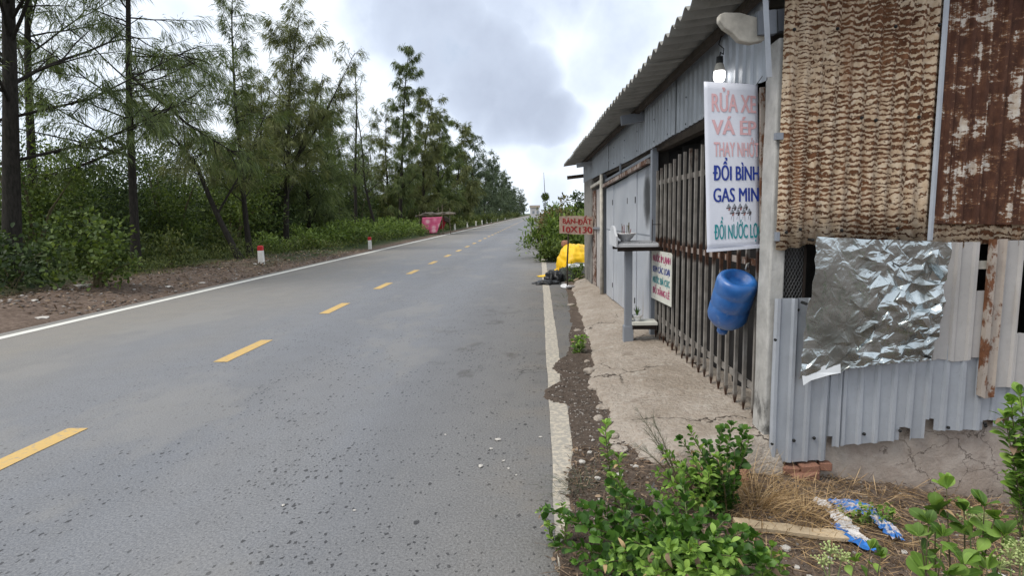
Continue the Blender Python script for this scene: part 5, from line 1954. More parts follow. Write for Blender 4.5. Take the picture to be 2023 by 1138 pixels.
# pale house at the end of the road
fh = thing('far_house', 'tiny pale house at the far end of the road', 'house', (-.5, 330, -.2))
hx = at(1058, 420, 330).x
link('wall', MB().box((hx - 3.0, 330, -.5), (hx + 2.2, 336, 4.6)), MT['far_render'], fh)
m = MB()
m.add([(hx - 3.4, 329.6, 4.6), (hx + 2.6, 329.6, 4.6), (hx + 2.6, 336.4, 4.6), (hx - 3.4, 336.4, 4.6), (hx - 3.4, 333, 6), (hx + 2.6, 333, 6)], [(0, 1, 5, 4), (2, 3, 4, 5), (0, 4, 3), (1, 2, 5)])
link('roof', m, MT['stall_roof'], fh)
for dx in (-1.8, .6):
    link('window', MB().box((hx + dx, 329.95, 1.2), (hx + dx + 1.2, 329.99, 2.8)), MT['steel_grey_paint'], fh)

# ------------------------------------------------------------------ heaps beside the far end of the shack
# yellow tarpaulin over a heap
def heap(name, label, cat, c, size, mat, seed, folds=.06, flat=.0, n=30):
    t_ = MB()
    cx, cy, cz = c
    sx, sy_, sz = size
    for i in range(n + 1):
        ph = (i / n) * math.pi / 2
        for k in range(n * 2):
            th = 2 * math.pi * k / (n * 2)
            rr_ = math.sin(ph) ** .62
            q = V((math.cos(th) * rr_, math.sin(th) * rr_, math.cos(ph)))
            f = 1 + folds * math.sin(th * 7 + seed) * (ph / 1.57) ** 2 + folds * .9 * mn.noise(q * 3 + V((seed, 0, 0))) + folds * .5 * mn.noise(q * 8 + V((seed, 0, 0)))
            t_.v.append((cx + sx * q.x * f, cy + sy_ * q.y * f, cz + sz * q.z * f - .02 * (i == n)))
    t_.f = [(i * 2 * n + k, i * 2 * n + (k + 1) % (2 * n), (i + 1) * 2 * n + (k + 1) % (2 * n), (i + 1) * 2 * n + k) for i in range(n) for k in range(2 * n)]
    o = link(name, t_, MT[mat], smooth=True)
    return tag(o, label, cat)


ty = thing('yellow_tarp', 'bright yellow tarpaulin draped over a heap beside the road', 'tarpaulin', (.9, 14.8, 0))
h = heap('cover', None, None, (.90, 14.7, -.02), (.50, .8, .72), 'yellow_tarp', 3, .10)
h.parent = ty
h.location = WL[h] - WL[ty]
tp_ = [(.46, 14.2, .16), (.36, 14.0, .11), (.26, 13.9, .05), (.12, 13.8, .02), (-.05, 13.75, .012)]
m = MB()
for i, q in enumerate(tp_):
    w_ = [.26, .22, .2, .14, .03][i]
    hz_ = [.16, .1, .07, .03, .006][i]
    for k in range(9):
        u = k / 8 - .5
        m.v.append((q[0] + .03 * math.sin(k), q[1] + u * w_ * 2.4, max(.008, q[2] * (1 - (2 * u) ** 2) + hz_ * .25 * math.sin(k * 2.4 + i) + .01)))
m.f = [(i * 9 + k, (i + 1) * 9 + k, (i + 1) * 9 + k + 1, i * 9 + k + 1) for i in range(4) for k in range(8)]
solid(link('trailing_end', m, MT['yellow_tarp'], ty, smooth=True), .01)
link('heap_top', MB().lathe([(.0, .10), (.08, .09), (.11, .03), (.1, -.05)], 12, (.66, 14.95, .70)), MT['brick_red'], ty, smooth=True)
gm_ = heap('grey_bundle', 'rolled grey matting bundle in front of the yellow tarp', 'bundle', (.98, 13.4, -.02), (.50, .40, .36), 'grey_cloth', 8, .08)
gn = heap('net_heap', 'heap of dark fishing net in front of the grey bundle', 'net heap', (.66, 12.95, -.02), (.30, .30, .30), 'dark_net', 5, .2)
bb_ = heap('black_bag', 'crumpled black plastic bag lying on the white edge line', 'bag', (.30, 12.75, -.01), (.19, .26, .25), 'black_plastic', 9, .25, n=22)
bf = heap('black_sheet', 'flat black plastic sheet end on the asphalt', 'plastic sheet', (.16, 12.35, -.005), (.27, .22, .08), 'black_plastic', 12, .3, n=18)
pw = tag(link('white_pipe', MB().tube([(.62, 12.75, .33), (.9, 12.85, .31), (1.5, 12.95, .25)], .055, 12), MT['white_plastic'], smooth=True), 'white plastic pipe lying across the heap', 'pipe')
for k, (a, b_) in enumerate((((.72, 12.35, .06), (1.12, 12.62, .22)), ((.80, 12.25, .05), (1.20, 12.48, .10)))):
    tag(link('stick', MB().tube([a, b_], [.018, .014], 7), MT['board_pale'], smooth=True), ('pale stick leaning on the heap beside the pier', 'pale stick lying low at the foot of the pier')[k], 'stick')
bush('small green weed growing out of the net heap', (.78, 12.5, .0), (.22, .16, .38), 16, 14, .07, .04, 'bush_far', 'weed_plant', None, 230, 4, cat='plant')
for k, (px, py, lab, r) in enumerate(((1116, 563, 'white dish tipped behind the sign post', .09), (1127, 566, 'white dish lying at the foot of the sign post', .10))):
    q = gp(px, py, .06)
    zz = max(a1(q.x, q.y), g1(q.x, q.y)) + .02
    m = MB().lathe([(.0, 0), (r * .6, .0), (r, .03), (r * .97, .034), (r * .58, .008), (0, .008)], 20)
    o = link('dish', m.xf(Matrix.Translation((q.x, q.y, zz)) @ Matrix.Rotation(.35 * (1 - 2 * k), 4, 'X')), MT['porcelain'], smooth=True)
    tag(o, lab, 'dish')
# ------------------------------------------------------------------ foreground plants with real leaves
def leaf_proto(mat, L=1.0, Wd=.62, curl=.12):
    pts = []
    prof = [(0, .02), (.12, .16), (.32, .36), (.55, .5), (.74, .48), (.9, .30), (1.0, .02)]
    v, f = [], []
    for t, w_ in prof:
        z = -curl * (t - .4) ** 2
        lf = .16 * w_
        v += [(-w_ * Wd, t * L, z + lf * Wd), (0, t * L, z), (w_ * Wd, t * L, z + lf * Wd)]
    for i in range(len(prof) - 1):
        a = 3 * i
        f += [(a, a + 1, a + 4, a + 3), (a + 1, a + 2, a + 5, a + 4)]
    me = bpy.data.meshes.new('leaf')
    me.from_pydata(v, [], f)
    me.update()
    me.polygons.foreach_set('use_smooth', [True] * len(me.polygons))
    me.materials.append(MT[mat])
    return me


LEAVES = {'fresh': [leaf_proto('leaf_obj', 1, .60, .35), leaf_proto('leaf_obj', 1, .52, .6)], 'deep': [leaf_proto('leaf_obj_deep', 1, .60, .3), leaf_proto('leaf_obj_deep', 1, .5, .6)],
          'dead': [leaf_proto('straw', 1, .35, 1.6), leaf_proto('litter', 1, .42, 2.2)],
          'wide': [leaf_proto('leaf_obj', 1, .72, .4), leaf_proto('leaf_obj_deep', 1, .70, .4)]}


def place_leaf(t, p, d, size, kind, rnd):
    d = V(d).normalized()
    up = V((rnd.gauss(0, .35), rnd.gauss(0, .35), 1))
    x = d.cross(up)
    if x.length < 1e-3:
        x = V((1, 0, 0))
    x.normalize()
    z = x.cross(d)
    me = rnd.choice(LEAVES[kind])
    o = bpy.data.objects.new('leaf', me)
    COL.objects.link(o)
    o.parent = t
    M_ = Matrix(((x.x, d.x, z.x, 0), (x.y, d.y, z.y, 0), (x.z, d.z, z.z, 0), (0, 0, 0, 1)))
    o.matrix_local = Matrix.Translation(V(p) - WL[t]) @ M_ @ Matrix.Diagonal((size, size, size, 1))
    return o


def leafy_plant(name, label, cat, basep, tips, seed, leaf=.045, step=.028, deep=.45, extra=0, maxobj=300, stem_r=.005, kindtip='fresh', group=None, droop=.0, whorl=2, bare=.12):
    """stems from the base to each tip, leaves set alternately along them; the 300 largest showing are leaf parts"""
    rnd = random.Random(seed)
    t = thing(name, label, cat, basep, group)
    basep = V(basep)
    cand = []
    for tip in tips:
        tip = V(tip)
        st_ = MB()
        b0 = basep + V((rnd.uniform(-.03, .03), rnd.uniform(-.03, .03), -.03))
        md = b0.lerp(tip, .5) + V((rnd.uniform(-.04, .04), rnd.uniform(-.04, .04), .05 * (tip - b0).length))
        pts = []
        for i in range(9):
            u = i / 8
            pts.append(b0.lerp(md, u).lerp(md.lerp(tip, u), u))
        st_.tube(pts, [stem_r * (1 - .7 * i / 8) for i in range(9)], 6)
        link('stem', st_, MT['stem_green'] if (tip - b0).length < .35 else MT['stem'], t, smooth=True)
        ln = (tip - b0).length
        nn_ = int(ln / step)
        for j in range(nn_ + 1):
            u = bare + (1 - bare) * j / max(1, nn_)
            x = u * 8
            i = min(7, int(x))
            p = pts[i].lerp(pts[i + 1], x - i)
            sd_ = (pts[i + 1] - pts[i]).normalized()
            for w_ in range(whorl):
                an_ = j * 2.4 + w_ * math.pi + rnd.uniform(-.5, .5)
                e1 = sd_.orthogonal().normalized()
                e2 = sd_.cross(e1)
                d = (e1 * math.cos(an_) + e2 * math.sin(an_)) * .85 + sd_ * rnd.uniform(.2, .8) + V((0, 0, .15 - droop))
                s = leaf * rnd.uniform(.65, 1.25) * (1.0 if u < .85 else .85)
                kd = kindtip if (u > .62 or rnd.random() > deep) else 'deep'
                if rnd.random() < .045:
                    kd = 'dead'
                cand.append((p + d.normalized() * .004, d, s, kd))
        for j in range(4):
            d = (pts[-1] - pts[-2]).normalized() + V((rnd.gauss(0, .6), rnd.gauss(0, .6), .1))
            cand.append((pts[-1], d, leaf * rnd.uniform(.5, .9), kindtip))
    # leaves nearest to the viewer first
    cand.sort(key=lambda c: (V((0, 0, CAM_Z)) - c[0]).length - c[2] * 4)
    for c in cand[:maxobj]:
        place_leaf(t, *c[:3], c[3], rnd)
    rest = cand[maxobj:]
    if rest:
        me = leaf_cloud('foliage', np.array([tuple(c[0]) for c in rest]), unit(np.array([tuple(c[1]) for c in rest])), np.array([c[2] for c in rest]), np.array([c[2] * .95 for c in rest]))
        tag(link('foliage', me, MT['leaf_deep'], t), kind='stuff')
    return t


def tips_px(lst, jitter=.0):
    return [at(px, py, Y) for px, py, Y in lst]


rr2 = random.Random(77)
# main bush: crown between x 1070..1540, y 900..1138
c0 = V((.62, 2.36, g1(.62, 2.36)))
tl = [(1085, 1010, 2.46), (1125, 1030, 2.4), (1150, 1000, 2.5), (1105, 1080, 2.3), (1140, 1110, 2.2), (1180, 1060, 2.25), (1190, 1000, 2.5), (1230, 1020, 2.3), (1215, 1090, 2.12), (1250, 985, 2.5), (1270, 1040, 2.2), (1300, 985, 2.4),
      (1325, 1000, 2.3), (1330, 1050, 2.15), (1300, 1100, 2.05), (1360, 1090, 2.05), (1380, 1030, 2.25), (1410, 1060, 2.15), (1405, 1005, 2.4), (1440, 1075, 2.12), (1465, 1050, 2.25), (1480, 1095, 2.1), (1350, 960, 2.55), (1270, 1120, 2.0),
      (1400, 1125, 2.0), (1230, 1130, 2.05), (1160, 1130, 2.15), (1460, 1125, 2.05), (1205, 960, 2.6), (1340, 1030, 2.5), (1290, 1010, 2.6), (1500, 1090, 2.15), (1515, 1115, 2.1), (1430, 1030, 2.3), (1490, 1060, 2.3), (1445, 1100, 2.0), (1380, 1080, 2.0), (1320, 1085, 2.0), (1250, 1070, 2.1), (1195, 1110, 2.1), (1420, 1138, 1.95), (1350, 1130, 1.95), (1290, 1138, 1.95)]
leafy_plant('leafy_bush', 'big leafy green bush in the foreground at the road edge', 'bush', c0, tips_px(tl), 301, .046, .021, .34, whorl=2)
# taller bush behind it, reaching to the pillar foot
c1 = V((.95, 2.92, g1(.95, 2.92)))
tl = [(1362, 850, 2.95), (1345, 870, 3.0), (1400, 880, 3.0), (1425, 850, 3.05), (1445, 842, 3.05), (1470, 850, 3.05), (1480, 870, 3.0), (1450, 885, 2.95), (1415, 905, 2.85), (1375, 915, 2.85), (1345, 925, 2.8), (1320, 905, 2.9),
      (1300, 935, 2.8), (1330, 960, 2.75), (1380, 950, 2.75), (1400, 930, 2.75), (1290, 970, 2.75), (1310, 890, 2.95), (1435, 915, 2.85), (1360, 985, 2.65)]
leafy_plant('leafy_bush', 'taller green bush behind, reaching up to the pillar foot', 'bush', c1, tips_px(tl), 302, .044, .024, .35, whorl=2)
# the lone upright sprig
q = at(1235, 1000, 2.75)
c2 = V((q.x, 2.75, g1(q.x, 2.75)))
leafy_plant('leafy_sprig', 'single upright leafy sprig standing left of the bushes', 'plant', c2, tips_px([(1196, 838, 2.75), (1222, 905, 2.72), (1215, 945, 2.7)]), 303, .046, .022, .55, whorl=2)
q = at(1105, 1060, 2.48)
leafy_plant('leafy_sprig', 'low leafy shoot spreading over the asphalt edge', 'plant', V((q.x, 2.48, g1(q.x, 2.48))), tips_px([(1068, 1012, 2.5), (1085, 1040, 2.45), (1110, 1000, 2.5)]), 304, .034, .02, .6)
# pale green weed at the bottom right of the bush
q = at(1520, 1138, 2.2)
leafy_plant('flower_weed', 'small pale weed at the bottom edge right of the big bush', 'plant', V((q.x, 2.2, g1(q.x, 2.2))), tips_px([(1525, 1082, 2.2), (1510, 1105, 2.18), (1540, 1100, 2.2)]), 305, .040, .018, .2)
# the weeds at the lower right
for k, (bx_, by_, Yb, tp2, lab, lf) in enumerate((
        (1892, 1180, 1.95, [(1870, 965, 1.95), (1905, 1010, 1.93), (1850, 1010, 1.95)], 'tall stalked weed with broad leaves near the right edge', .075),
        (1835, 1190, 1.90, [(1835, 1035, 1.9), (1815, 1060, 1.9), (1862, 1060, 1.88)], 'broad-leaved weed just left of the tall stalked one', .066),
        (1955, 1180, 1.92, [(1945, 1000, 1.92), (1965, 1025, 1.9), (1920, 1060, 1.9), (1985, 1060, 1.9)], 'broad-leaved weed just right of the tall stalked one', .074),
        (1915, 1230, 1.75, [(1905, 1115, 1.75), (1950, 1125, 1.75), (1870, 1135, 1.75)], 'dark leaved weed at the bottom edge below the tall stalked one', .085),
        (1700, 1190, 1.95, [(1690, 1110, 1.95), (1720, 1085, 1.95), (1740, 1100, 1.93)], 'low weed at the bottom edge below the plastic rag', .05))):
    q = at(bx_, by_, Yb)
    zb_ = min(g1(q.x, Yb), q.z + .1)
    leafy_plant('broad_leaf_weed', lab, 'plant', V((q.x, Yb, g1(q.x, Yb))), tips_px(tp2), 310 + k, lf, .085, .35, whorl=1, kindtip='wide', stem_r=.005, bare=.35)
q = at(2040, 1000, 2.9)
leafy_plant('leafy_sprig', 'sparse twiggy shrub at the right edge in front of the footing', 'plant', V((q.x, 2.9, g1(q.x, 2.9))), tips_px([(1985, 935, 2.9), (2005, 955, 2.9), (2025, 930, 2.9), (2035, 900, 2.9), (2010, 985, 2.9)]), 320, .034, .035, .7)
q = at(2075, 1000, 2.3)
leafy_plant('leafy_sprig', 'leafy branch reaching in from the right edge before the grey sheet', 'plant', V((q.x, 2.3, g1(q.x, 2.3))), tips_px([(1985, 825, 2.3), (1998, 800, 2.3), (2015, 778, 2.3), (2030, 840, 2.3), (2020, 880, 2.3)]), 321, .055, .04, .5, bare=.55)
for k, (px, py, Yb, lab) in enumerate(((1697, 985, 2.95, 'small green seedling beside the plastic rag, left one'), (1752, 980, 3.0, 'small green seedling beside the plastic rag, right one'))):
    q = at(px, py, Yb)
    c = V((q.x, Yb, g1(q.x, Yb)))
    leafy_plant('seedling', lab, 'plant', c, [c + V((rr2.uniform(-.06, .06), rr2.uniform(-.05, .05), rr2.uniform(.06, .10))) for _ in range(7)], 330 + k, .03, .018, .6)
q = gp(1142, 695, .02)
c = V((q.x, q.y, g1(q.x, q.y)))
leafy_plant('seedling', 'small weed with a dry stalk in the gutter by the apron', 'plant', c, [c + V((rr2.uniform(-.07, .07), rr2.uniform(-.06, .06), rr2.uniform(.10, .17))) for _ in range(8)], 340, .05, .03, .6)


def flower_heads(label, basep, heads, seed, n=26):
    rnd = random.Random(seed)
    t = thing('flowering_weed', label, 'plant', basep)
    for hd in heads:
        hd = V(hd)
        link('stalk', MB().tube([V(basep) - V((0, 0, .03)), V(basep).lerp(hd, .6) + V((rnd.uniform(-.02, .02), 0, .02)), hd], [.004, .003, .002], 6), MT['stem_green'], t, smooth=True)
        m = MB()
        for k in range(n):
            a, r = rnd.uniform(0, 6.28), rnd.uniform(.2, 1) * .045
            e = hd + V((math.cos(a) * r, math.sin(a) * r, .035 - r * .35 + rnd.uniform(-.008, .008)))
            m.tube([hd, hd.lerp(e, .6) + V((0, 0, .006)), e], [.0012, .001, .0008], 4, False)
            m.lathe([(.0, -.004), (.0035, -.001), (.0035, .002), (.0, .005)], 6, e)
        tag(link('flower_head', m, MT['flower_pale'], t), kind='stuff')
    return t


simple('flower_pale', (.34, .40, .16), .7, 0, .35, 60)
for k, (bx_, by_, Yb, hs, lab) in enumerate(((1655, 1180, 2.0, [(1640, 1095, 2.0), (1662, 1110, 1.98), (1625, 1118, 2.0)], 'pale flowering weed at the bottom edge left of the broad-leaved ones'),
                                             (2010, 1190, 1.85, [(1995, 1105, 1.85), (2015, 1090, 1.85), (1975, 1125, 1.85), (2022, 1120, 1.83)], 'pale flowering weed in the bottom right corner'),
                                             (1925, 1150, 2.0, [(1915, 1035, 2.0), (1938, 1030, 2.0), (1950, 1055, 2.0)], 'pale flower heads rising between the broad-leaved weeds'))):
    q = at(bx_, by_, Yb)
    flower_heads(lab, V((q.x, Yb, g1(q.x, Yb))), tips_px(hs), 700 + k)


# wispy seedling and grasses
def tuft(name, label, cat, c, n, h, spread, wid, mat, seed, lean=(0, 0), kind=None):
    rg = np.random.default_rng(seed)
    m = MB()
    c = V(c)
    for k in range(n):
        a = rg.uniform(0, 6.28)
        r = abs(rg.normal()) * spread * .35
        p = c + V((math.cos(a) * r, math.sin(a) * r, -.01))
        ln = h * rg.uniform(.5, 1.15)
        d = V((math.cos(a) * rg.uniform(.1, .8) + lean[0], math.sin(a) * rg.uniform(.1, .8) + lean[1], 1)).normalized()
        q = [p]
        for i in range(4):
            d = (d + V((d.x * .25, d.y * .25, -.30 * rg.uniform(.3, 1.4)))).normalized()
            q.append(q[-1] + d * ln / 4)
        s = d.cross(V((rg.normal(), rg.normal(), rg.normal()))).normalized() * wid
        o = len(m.v)
        for i, x in enumerate(q):
            w_ = (1 - i / 4.0) * .9 + .1
            m.v += [tuple(x - s * w_), tuple(x + s * w_)]
        m.f += [(o + 2 * i, o + 2 * i + 1, o + 2 * i + 3, o + 2 * i + 2) for i in range(4)]
    return tag(link(name, m, MT[mat]), label, cat, kind=kind)


q = at(1500, 1010, 2.98)
tuft('dry_grass_clump', 'large clump of dry straw coloured grass below the pillar', 'grass clump', (q.x, 3.02, g1(q.x, 3.02)), 360, .27, .50, .0022, 'straw', 401)
q = at(1590, 1000, 3.0)
tuft('dry_grass_clump', 'dry straw clump spreading right towards the plastic rag', 'grass clump', (q.x, 3.0, g1(q.x, 3.0)), 220, .22, .42, .0020, 'straw', 402)
q = at(1445, 960, 3.15)
tuft('dry_grass_clump', 'reddish dry grass between the bush and the pillar', 'grass clump', (q.x, 3.2, g1(q.x, 3.2)), 130, .26, .22, .0020, 'straw', 403)
for k, (px, py, lab) in enumerate(((1115, 585, 'grass tuft in the gutter nearest the dishes'), (1118, 605, 'grass tuft in the gutter by the apron edge'), (1140, 962, 'thin grey green grass tuft on the white line by the bush'))):
    q = gp(px, py, .02)
    tuft('grass_tuft', lab, 'grass clump', (q.x, q.y, g1(q.x, q.y)), 120 if k < 2 else 160, .20 if k < 2 else .14, .3, .0035 if k < 2 else .0014, 'weed' if k < 2 else 'seedling_needles', 410 + k, lean=(-.2, -.2))
# casuarina seedling
q = at(1345, 930, 3.05)
cs = thing('casuarina_seedling', 'wispy grey green casuarina seedling against the apron', 'plant', (q.x, 3.05, g1(q.x, 3.05)))
m = MB()
P, D, L, W = [], [], [], []
root = V((q.x, 3.05, g1(q.x, 3.05)))
for (px, py) in ((1262, 815), (1275, 850), (1262, 885), (1290, 830), (1300, 870)):
    tip = at(px, py, 3.05 + rr2.uniform(-.05, .1))
    pts = [root.lerp(tip, i / 6) + V((0, 0, .03 * math.sin(i / 6 * 3.14))) for i in range(7)]
    m.tube(pts, [.004 - .0005 * i for i in range(7)], 5, False)
    for j in range(70):
        u = rr2.uniform(.3, 1)
        p = root.lerp(tip, u) + V((0, 0, .03 * math.sin(u * 3.14)))
        d = ((tip - root).normalized() + V((rr2.gauss(0, .4), rr2.gauss(0, .4), rr2.gauss(0, .3)))).normalized()
        P.append(tuple(p))
        D.append(tuple(d))
        L.append(rr2.uniform(.04, .10))
        W.append(.0016)
link('stem', m, MT['stem'], cs)
link('needles', blades_mesh('needles', np.array(P), np.array(D), np.array(L), np.array(W), .1), MT['seedling_needles'], cs)

# ------------------------------------------------------------------ things lying on the ground
# broken lumps along the crumbled apron edge
LG = 'broken lumps along the apron edge'
for k, (px, py, r) in enumerate(((1150, 690, .05), (1165, 735, .06), (1172, 765, .045), (1195, 800, .055), (1182, 822, .04), (1205, 858, .05), (1140, 650, .04), (1160, 712, .035), (1225, 885, .045), (1128, 600, .05))):
    q = gp(px, py, .03)
    m = MB().lathe([(0, -.5), (.8, -.45), (1.0, -.1), (.85, .35), (.45, .55), (0, .58)], 9)
    rk = random.Random(k)
    m.v = [tuple(V(v) * (1 + .3 * mn.noise(V(v) * 1.6 + V((k * 3.1, 0, 0))))) for v in m.v]
    m.xf(Matrix.Translation((q.x, q.y, max(g1(q.x, q.y), a1(q.x, q.y)) + r * .12)) @ Matrix.Rotation(k * 1.1, 4, 'Z') @ Matrix.Diagonal((r * 1.4, r, r * .7, 1)))
    tag(link('concrete_lump', m, MT['old_concrete_apron']), 'broken beige concrete lump at the crumbled apron edge', 'rubble', LG)
# pale board
a, b_ = gp(1452, 1040, -.06), gp(1672, 1048, -.08)
m = MB()
for i in range(9):
    u = i / 8
    c = a.lerp(b_, u)
    z = g1(c.x, c.y) + .012
    w_ = .035 + .004 * math.sin(i * 2)
    m.v += [(c.x, c.y - w_, z), (c.x, c.y + w_, z + .004), (c.x, c.y + w_, z + .022), (c.x, c.y - w_, z + .018)]
m.f = [(4 * i + k, 4 * i + (k + 1) % 4, 4 * i + 4 + (k + 1) % 4, 4 * i + 4 + k) for i in range(8) for k in range(4)] + [(3, 2, 1, 0), (32, 33, 34, 35)]
tag(link('old_board', m, MT['board_pale']), 'pale weathered wooden board lying on the dirt', 'board')


def rag(name, pts, width, mat, parent, seed, nl=18, nw=11, hgt=.03):
    """a crumpled strip of thin plastic: folded across, ragged at the ends"""
    m = MB()
    rnd = random.Random(seed)
    tot = len(pts) - 1
    for i in range(nl + 1):
        u = i / nl * tot
        j = min(tot - 1, int(u))
        p = pts[j].lerp(pts[j + 1], u - j)
        d = pts[min(j + 1, tot)] - pts[max(j - (0 if j == 0 else 1), 0)]
        s = V((-d.y, d.x, 0)).normalized()
        w_ = width * (.65 + .55 * math.sin(math.pi * (.12 + .8 * i / nl)) + .22 * math.sin(i * 1.7 + seed))
        for k in range(nw + 1):
            t = k / nw - .5
            q = p + s * (t * w_ * 1.5) + d.normalized() * (rnd.uniform(-.018, .018) if i in (0, nl) else rnd.uniform(-.006, .006))
            h = .012 + hgt * (.5 + .5 * mn.noise(V((k * .75, i * .55, seed * 3.3)))) + hgt * .8 * abs(math.sin(k * 1.45 + .5 * math.sin(i * .9 + seed))) * (1 - abs(t) * 1.3) + rnd.uniform(-.006, .006)
            m.v.append((q.x, q.y, g1(q.x, q.y) + max(h, .006)))
    n_ = nw + 1
    m.f = [(i * n_ + k, (i + 1) * n_ + k, (i + 1) * n_ + k + 1, i * n_ + k + 1) for i in range(nl) for k in range(nw)]
    return solid(link(name, m, mat, parent), .001)


mm, n, b = material('rag_mix', .6, 0, .4)
p = n.pos()
f = n.noise(n.map(p, (1, 1, .3), rot=(0, 0, .7)), 13, 4, .6, .5)
c = n.ramp(f, [(.40, (.60, .58, .57)), (.46, (.50, .42, .42)), (.50, (.05, .20, .50)), (.60, (.025, .13, .42)), (.66, (.55, .55, .56))])
n.put(b.inputs['Base Color'], c)
MT['rag_mix'] = mm
rg_ = thing('plastic_rag', 'torn blue and white plastic rag lying on the dirt', 'rag', gp(1690, 1040, -.12))
path = lambda lst: [gp(x, y, -.10) for x, y in lst]
rag('white_strip', path([(1648, 1008), (1668, 1030), (1692, 1052), (1715, 1066)]), .055, MT['white_rag'], rg_, 1)
rag('blue_strip', path([(1652, 1032), (1670, 1050), (1696, 1066), (1728, 1078)]), .038, MT['blue_rag'], rg_, 2, hgt=.022)
rag('mixed_strip', path([(1645, 998), (1670, 996), (1700, 992), (1728, 998)]), .085, MT['rag_mix'], rg_, 4, hgt=.04)
rag('blue_strip', path([(1722, 1000), (1745, 1016), (1762, 1032), (1772, 1048)]), .05, MT['rag_mix'], rg_, 3, hgt=.03)
tag(rag('plastic_scrap', path([(1612, 990), (1640, 996)]), .03, MT['white_rag'], None, 6, 8, 6), 'white plastic scrap left of the blue rag', 'litter')
tag(rag('plastic_scrap', path([(1966, 1085), (1995, 1098)]), .012, MT['white_rag'], None, 7, 8, 4, .01), 'white plastic strip on the dirt at the right edge', 'litter')
for k, (px, py, rot) in enumerate(((1472, 905, .3), (1462, 930, 1.0), (1448, 945, .1), (1590, 918, .2))):
    q = gp(px, py, -.05)
    o = bpy.data.objects.new('loose_brick', brick_me)
    COL.objects.link(o)
    o.location = (q.x, q.y, g1(q.x, q.y) + .02)
    o.scale = (.16, .075, .05)
    o.rotation_euler = (.1, .15 * (-1) ** k, rot)
    WL[o] = o.location.copy()
    tag(o, ('broken red brick highest under the pillar foot', 'broken red brick leaning at the pillar foot', 'broken red brick nearest the green bush', 'red brick fallen below the lower sheet')[k], 'brick')

# stones
bm = bmesh.new()
bmesh.ops.create_icosphere(bm, subdivisions=1, radius=1)
for v in bm.verts:
    v.co *= 1 + .35 * mn.noise(v.co * 1.7)
    v.co.z *= .62
stone_me = bpy.data.meshes.new('stone')
bm.to_mesh(stone_me)
bm.free()
sv = np.array([tuple(v.co) for v in stone_me.vertices])
sf = np.array([tuple(p.vertices) for p in stone_me.polygons])
stone_me.materials.append(MT['pale_stone'])
SG = 'pale pebbles lying on the asphalt'
for k, (px, py, r) in enumerate(((984, 871, .028), (950, 923, .024), (970, 888, .016), (995, 912, .014), (1005, 927, .012), (1068, 865, .016), (560, 1000, .014), (700, 1010, .012), (1020, 940, .010), (880, 860, .012))):
    q = gp(px, py, 0)
    o = bpy.data.objects.new('pebble', stone_me)
    COL.objects.link(o)
    o.location = (q.x, q.y, r * .3)
    r *= .7
    o.scale = (r * 1.3, r, r * .7)
    o.rotation_euler = (0, 0, k * 1.3)
    tag(o, 'pale pebble lying on the grey asphalt', 'pebble', SG)
WG = 'pale stones on the dirt'
for k, (px, py, r) in enumerate(((1553, 1068, .024), (1637, 1075, .016), (1575, 1110, .014), (1125, 905, .020), (1150, 930, .022), (1165, 910, .018), (1225, 960, .022), (1180, 965, .018), (1410, 1000, .018), (1255, 940, .02), (1600, 1125, .014), (1790, 1040, .016), (1930, 1045, .018), (1850, 1085, .014))):
    q = gp(px, py, -.04)
    o = bpy.data.objects.new('stone', stone_me)
    COL.objects.link(o)
    o.location = (q.x, q.y, g1(q.x, q.y) + r * .3)
    o.scale = (r * 1.2, r, r * .9)
    o.rotation_euler = (0, 0, k * 2.1)
    tag(o, 'pale stone lying on the dirt by the shack', 'stone', WG)
VG = 'white scraps on the left verge'
for k, (px, py, r) in enumerate(((168, 581, .13), (334, 570, .08), (235, 604, .09), (85, 625, .08), (70, 606, .06), (190, 613, .06), (400, 560, .06), (505, 528, .06))):
    q = gp(px, py, .05)
    o = bpy.data.objects.new('litter_scrap', stone_me)
    COL.objects.link(o)
    o.location = (q.x, q.y, g1(q.x, q.y) + r * .2)
    o.scale = (r * 1.5, r, r * .5)
    o.rotation_euler = (0, 0, k * 2.1)
    tag(o, 'white scrap lying on the brown left verge', 'litter', VG)


def stones_stuff(name, label, n, fx, fy, rmin, rmax, mat, seed, zf=gz):
    rg = np.random.default_rng(seed)
    X = fx(rg, n)
    Y = fy(rg, n)
    Z = zf(X, Y)
    ok = Z > -.055 if zf is gz else Z > 0
    ok |= (X > .9)
    X, Y, Z = X[ok], Y[ok], Z[ok]
    n = len(X)
    r = rmin + (rmax - rmin) * rg.uniform(0, 1, n) ** 3
    an = rg.uniform(0, 6.28, n)
    sc = np.stack([r * rg.uniform(.8, 1.5, n), r, r * rg.uniform(.6, 1.0, n)], 1)
    v = sv[None] * sc[:, None]
    x = v[..., 0] * np.cos(an)[:, None] - v[..., 1] * np.sin(an)[:, None] + X[:, None]
    y = v[..., 0] * np.sin(an)[:, None] + v[..., 1] * np.cos(an)[:, None] + Y[:, None]
    z = v[..., 2] + (Z + r * .25)[:, None]
    f = (sf[None] + (np.arange(n) * len(sv))[:, None, None]).reshape(-1, 3)
    return tag(link(name, mesh_np(name, np.stack([x, y, z], -1), f), MT[mat]), label, kind='stuff')


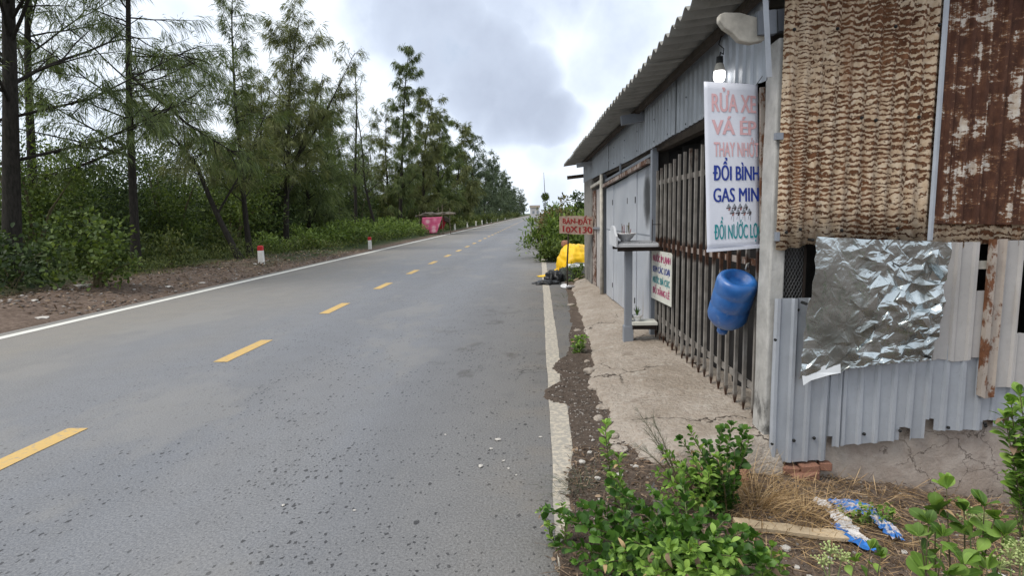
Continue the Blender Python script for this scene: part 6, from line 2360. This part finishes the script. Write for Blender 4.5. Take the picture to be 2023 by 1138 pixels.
m, n_, b = material('gravel_mix', .9, 0, .2)
g = n_.node('ShaderNodeNewGeometry')
n_.put(b.inputs['Base Color'], n_.ramp(g.outputs['Random Per Island'], [(.0, (.05, .04, .033)), (.5, (.125, .105, .09)), (.85, (.24, .215, .19)), (1, (.44, .41, .38))]))
MT['gravel_mix'] = m
stones_stuff('gravel', 'gravel strewn over the dirt by the road edge', 5200, lambda r, n: r.uniform(.05, 2.9, n) ** 1.0, lambda r, n: r.uniform(2.0, 5.2, n), .003, .013, 'gravel_mix', 501)
stones_stuff('gravel', 'gravel between the white line and the apron', 2200, lambda r, n: r.uniform(.08, .55, n), lambda r, n: 2.6 + 5 * r.uniform(0, 1, n) ** 1.5, .003, .011, 'gravel_mix', 502)
stones_stuff('gravel', 'small stones on the left verge', 2600, lambda r, n: r.uniform(-9.9, -7.5, n), lambda r, n: r.uniform(9, 24, n), .01, .035, 'gravel_mix', 503)
# dry litter: twigs, needles and leaf scraps
def litter(name, label, n, fx, fy, L0, L1, W0, mat, seed, zf=gz):
    rg = np.random.default_rng(seed)
    X, Y = fx(rg, n), fy(rg, n)
    Z = zf(X, Y)
    ok = (Z > -.05) | (X > .9)
    X, Y, Z = X[ok], Y[ok], Z[ok]
    n = len(X)
    d = unit(np.stack([rg.normal(size=n), rg.normal(size=n), rg.normal(size=n) * .18 + .06], 1))
    L = rg.uniform(L0, L1, n)
    p = np.stack([X, Y, Z + .006], 1)
    me = leaf_cloud(name, p, d, L, W0 * rg.uniform(.5, 1.4, n))
    return tag(link(name, me, MT[mat]), label, kind='stuff')


litter('dry_litter', 'dry needles and twigs on the dirt right of the road', 9000, lambda r, n: r.uniform(.0, 3.0, n), lambda r, n: r.uniform(1.9, 3.6, n), .02, .10, .004, 'litter', 601)
litter('dry_litter', 'dead leaf scraps on the dirt right of the road', 1500, lambda r, n: r.uniform(.0, 3.0, n), lambda r, n: r.uniform(1.9, 3.6, n), .015, .04, .018, 'litter', 602)
litter('dry_litter', 'straw and dry stalks below the footing', 2600, lambda r, n: r.uniform(.9, 2.7, n), lambda r, n: r.uniform(2.5, 3.5, n), .05, .20, .0035, 'straw', 603)
litter('dry_litter', 'dry leaves on the left verge', 3000, lambda r, n: r.uniform(-10.2, -7.5, n), lambda r, n: r.uniform(9, 26, n), .04, .14, .03, 'litter', 604)
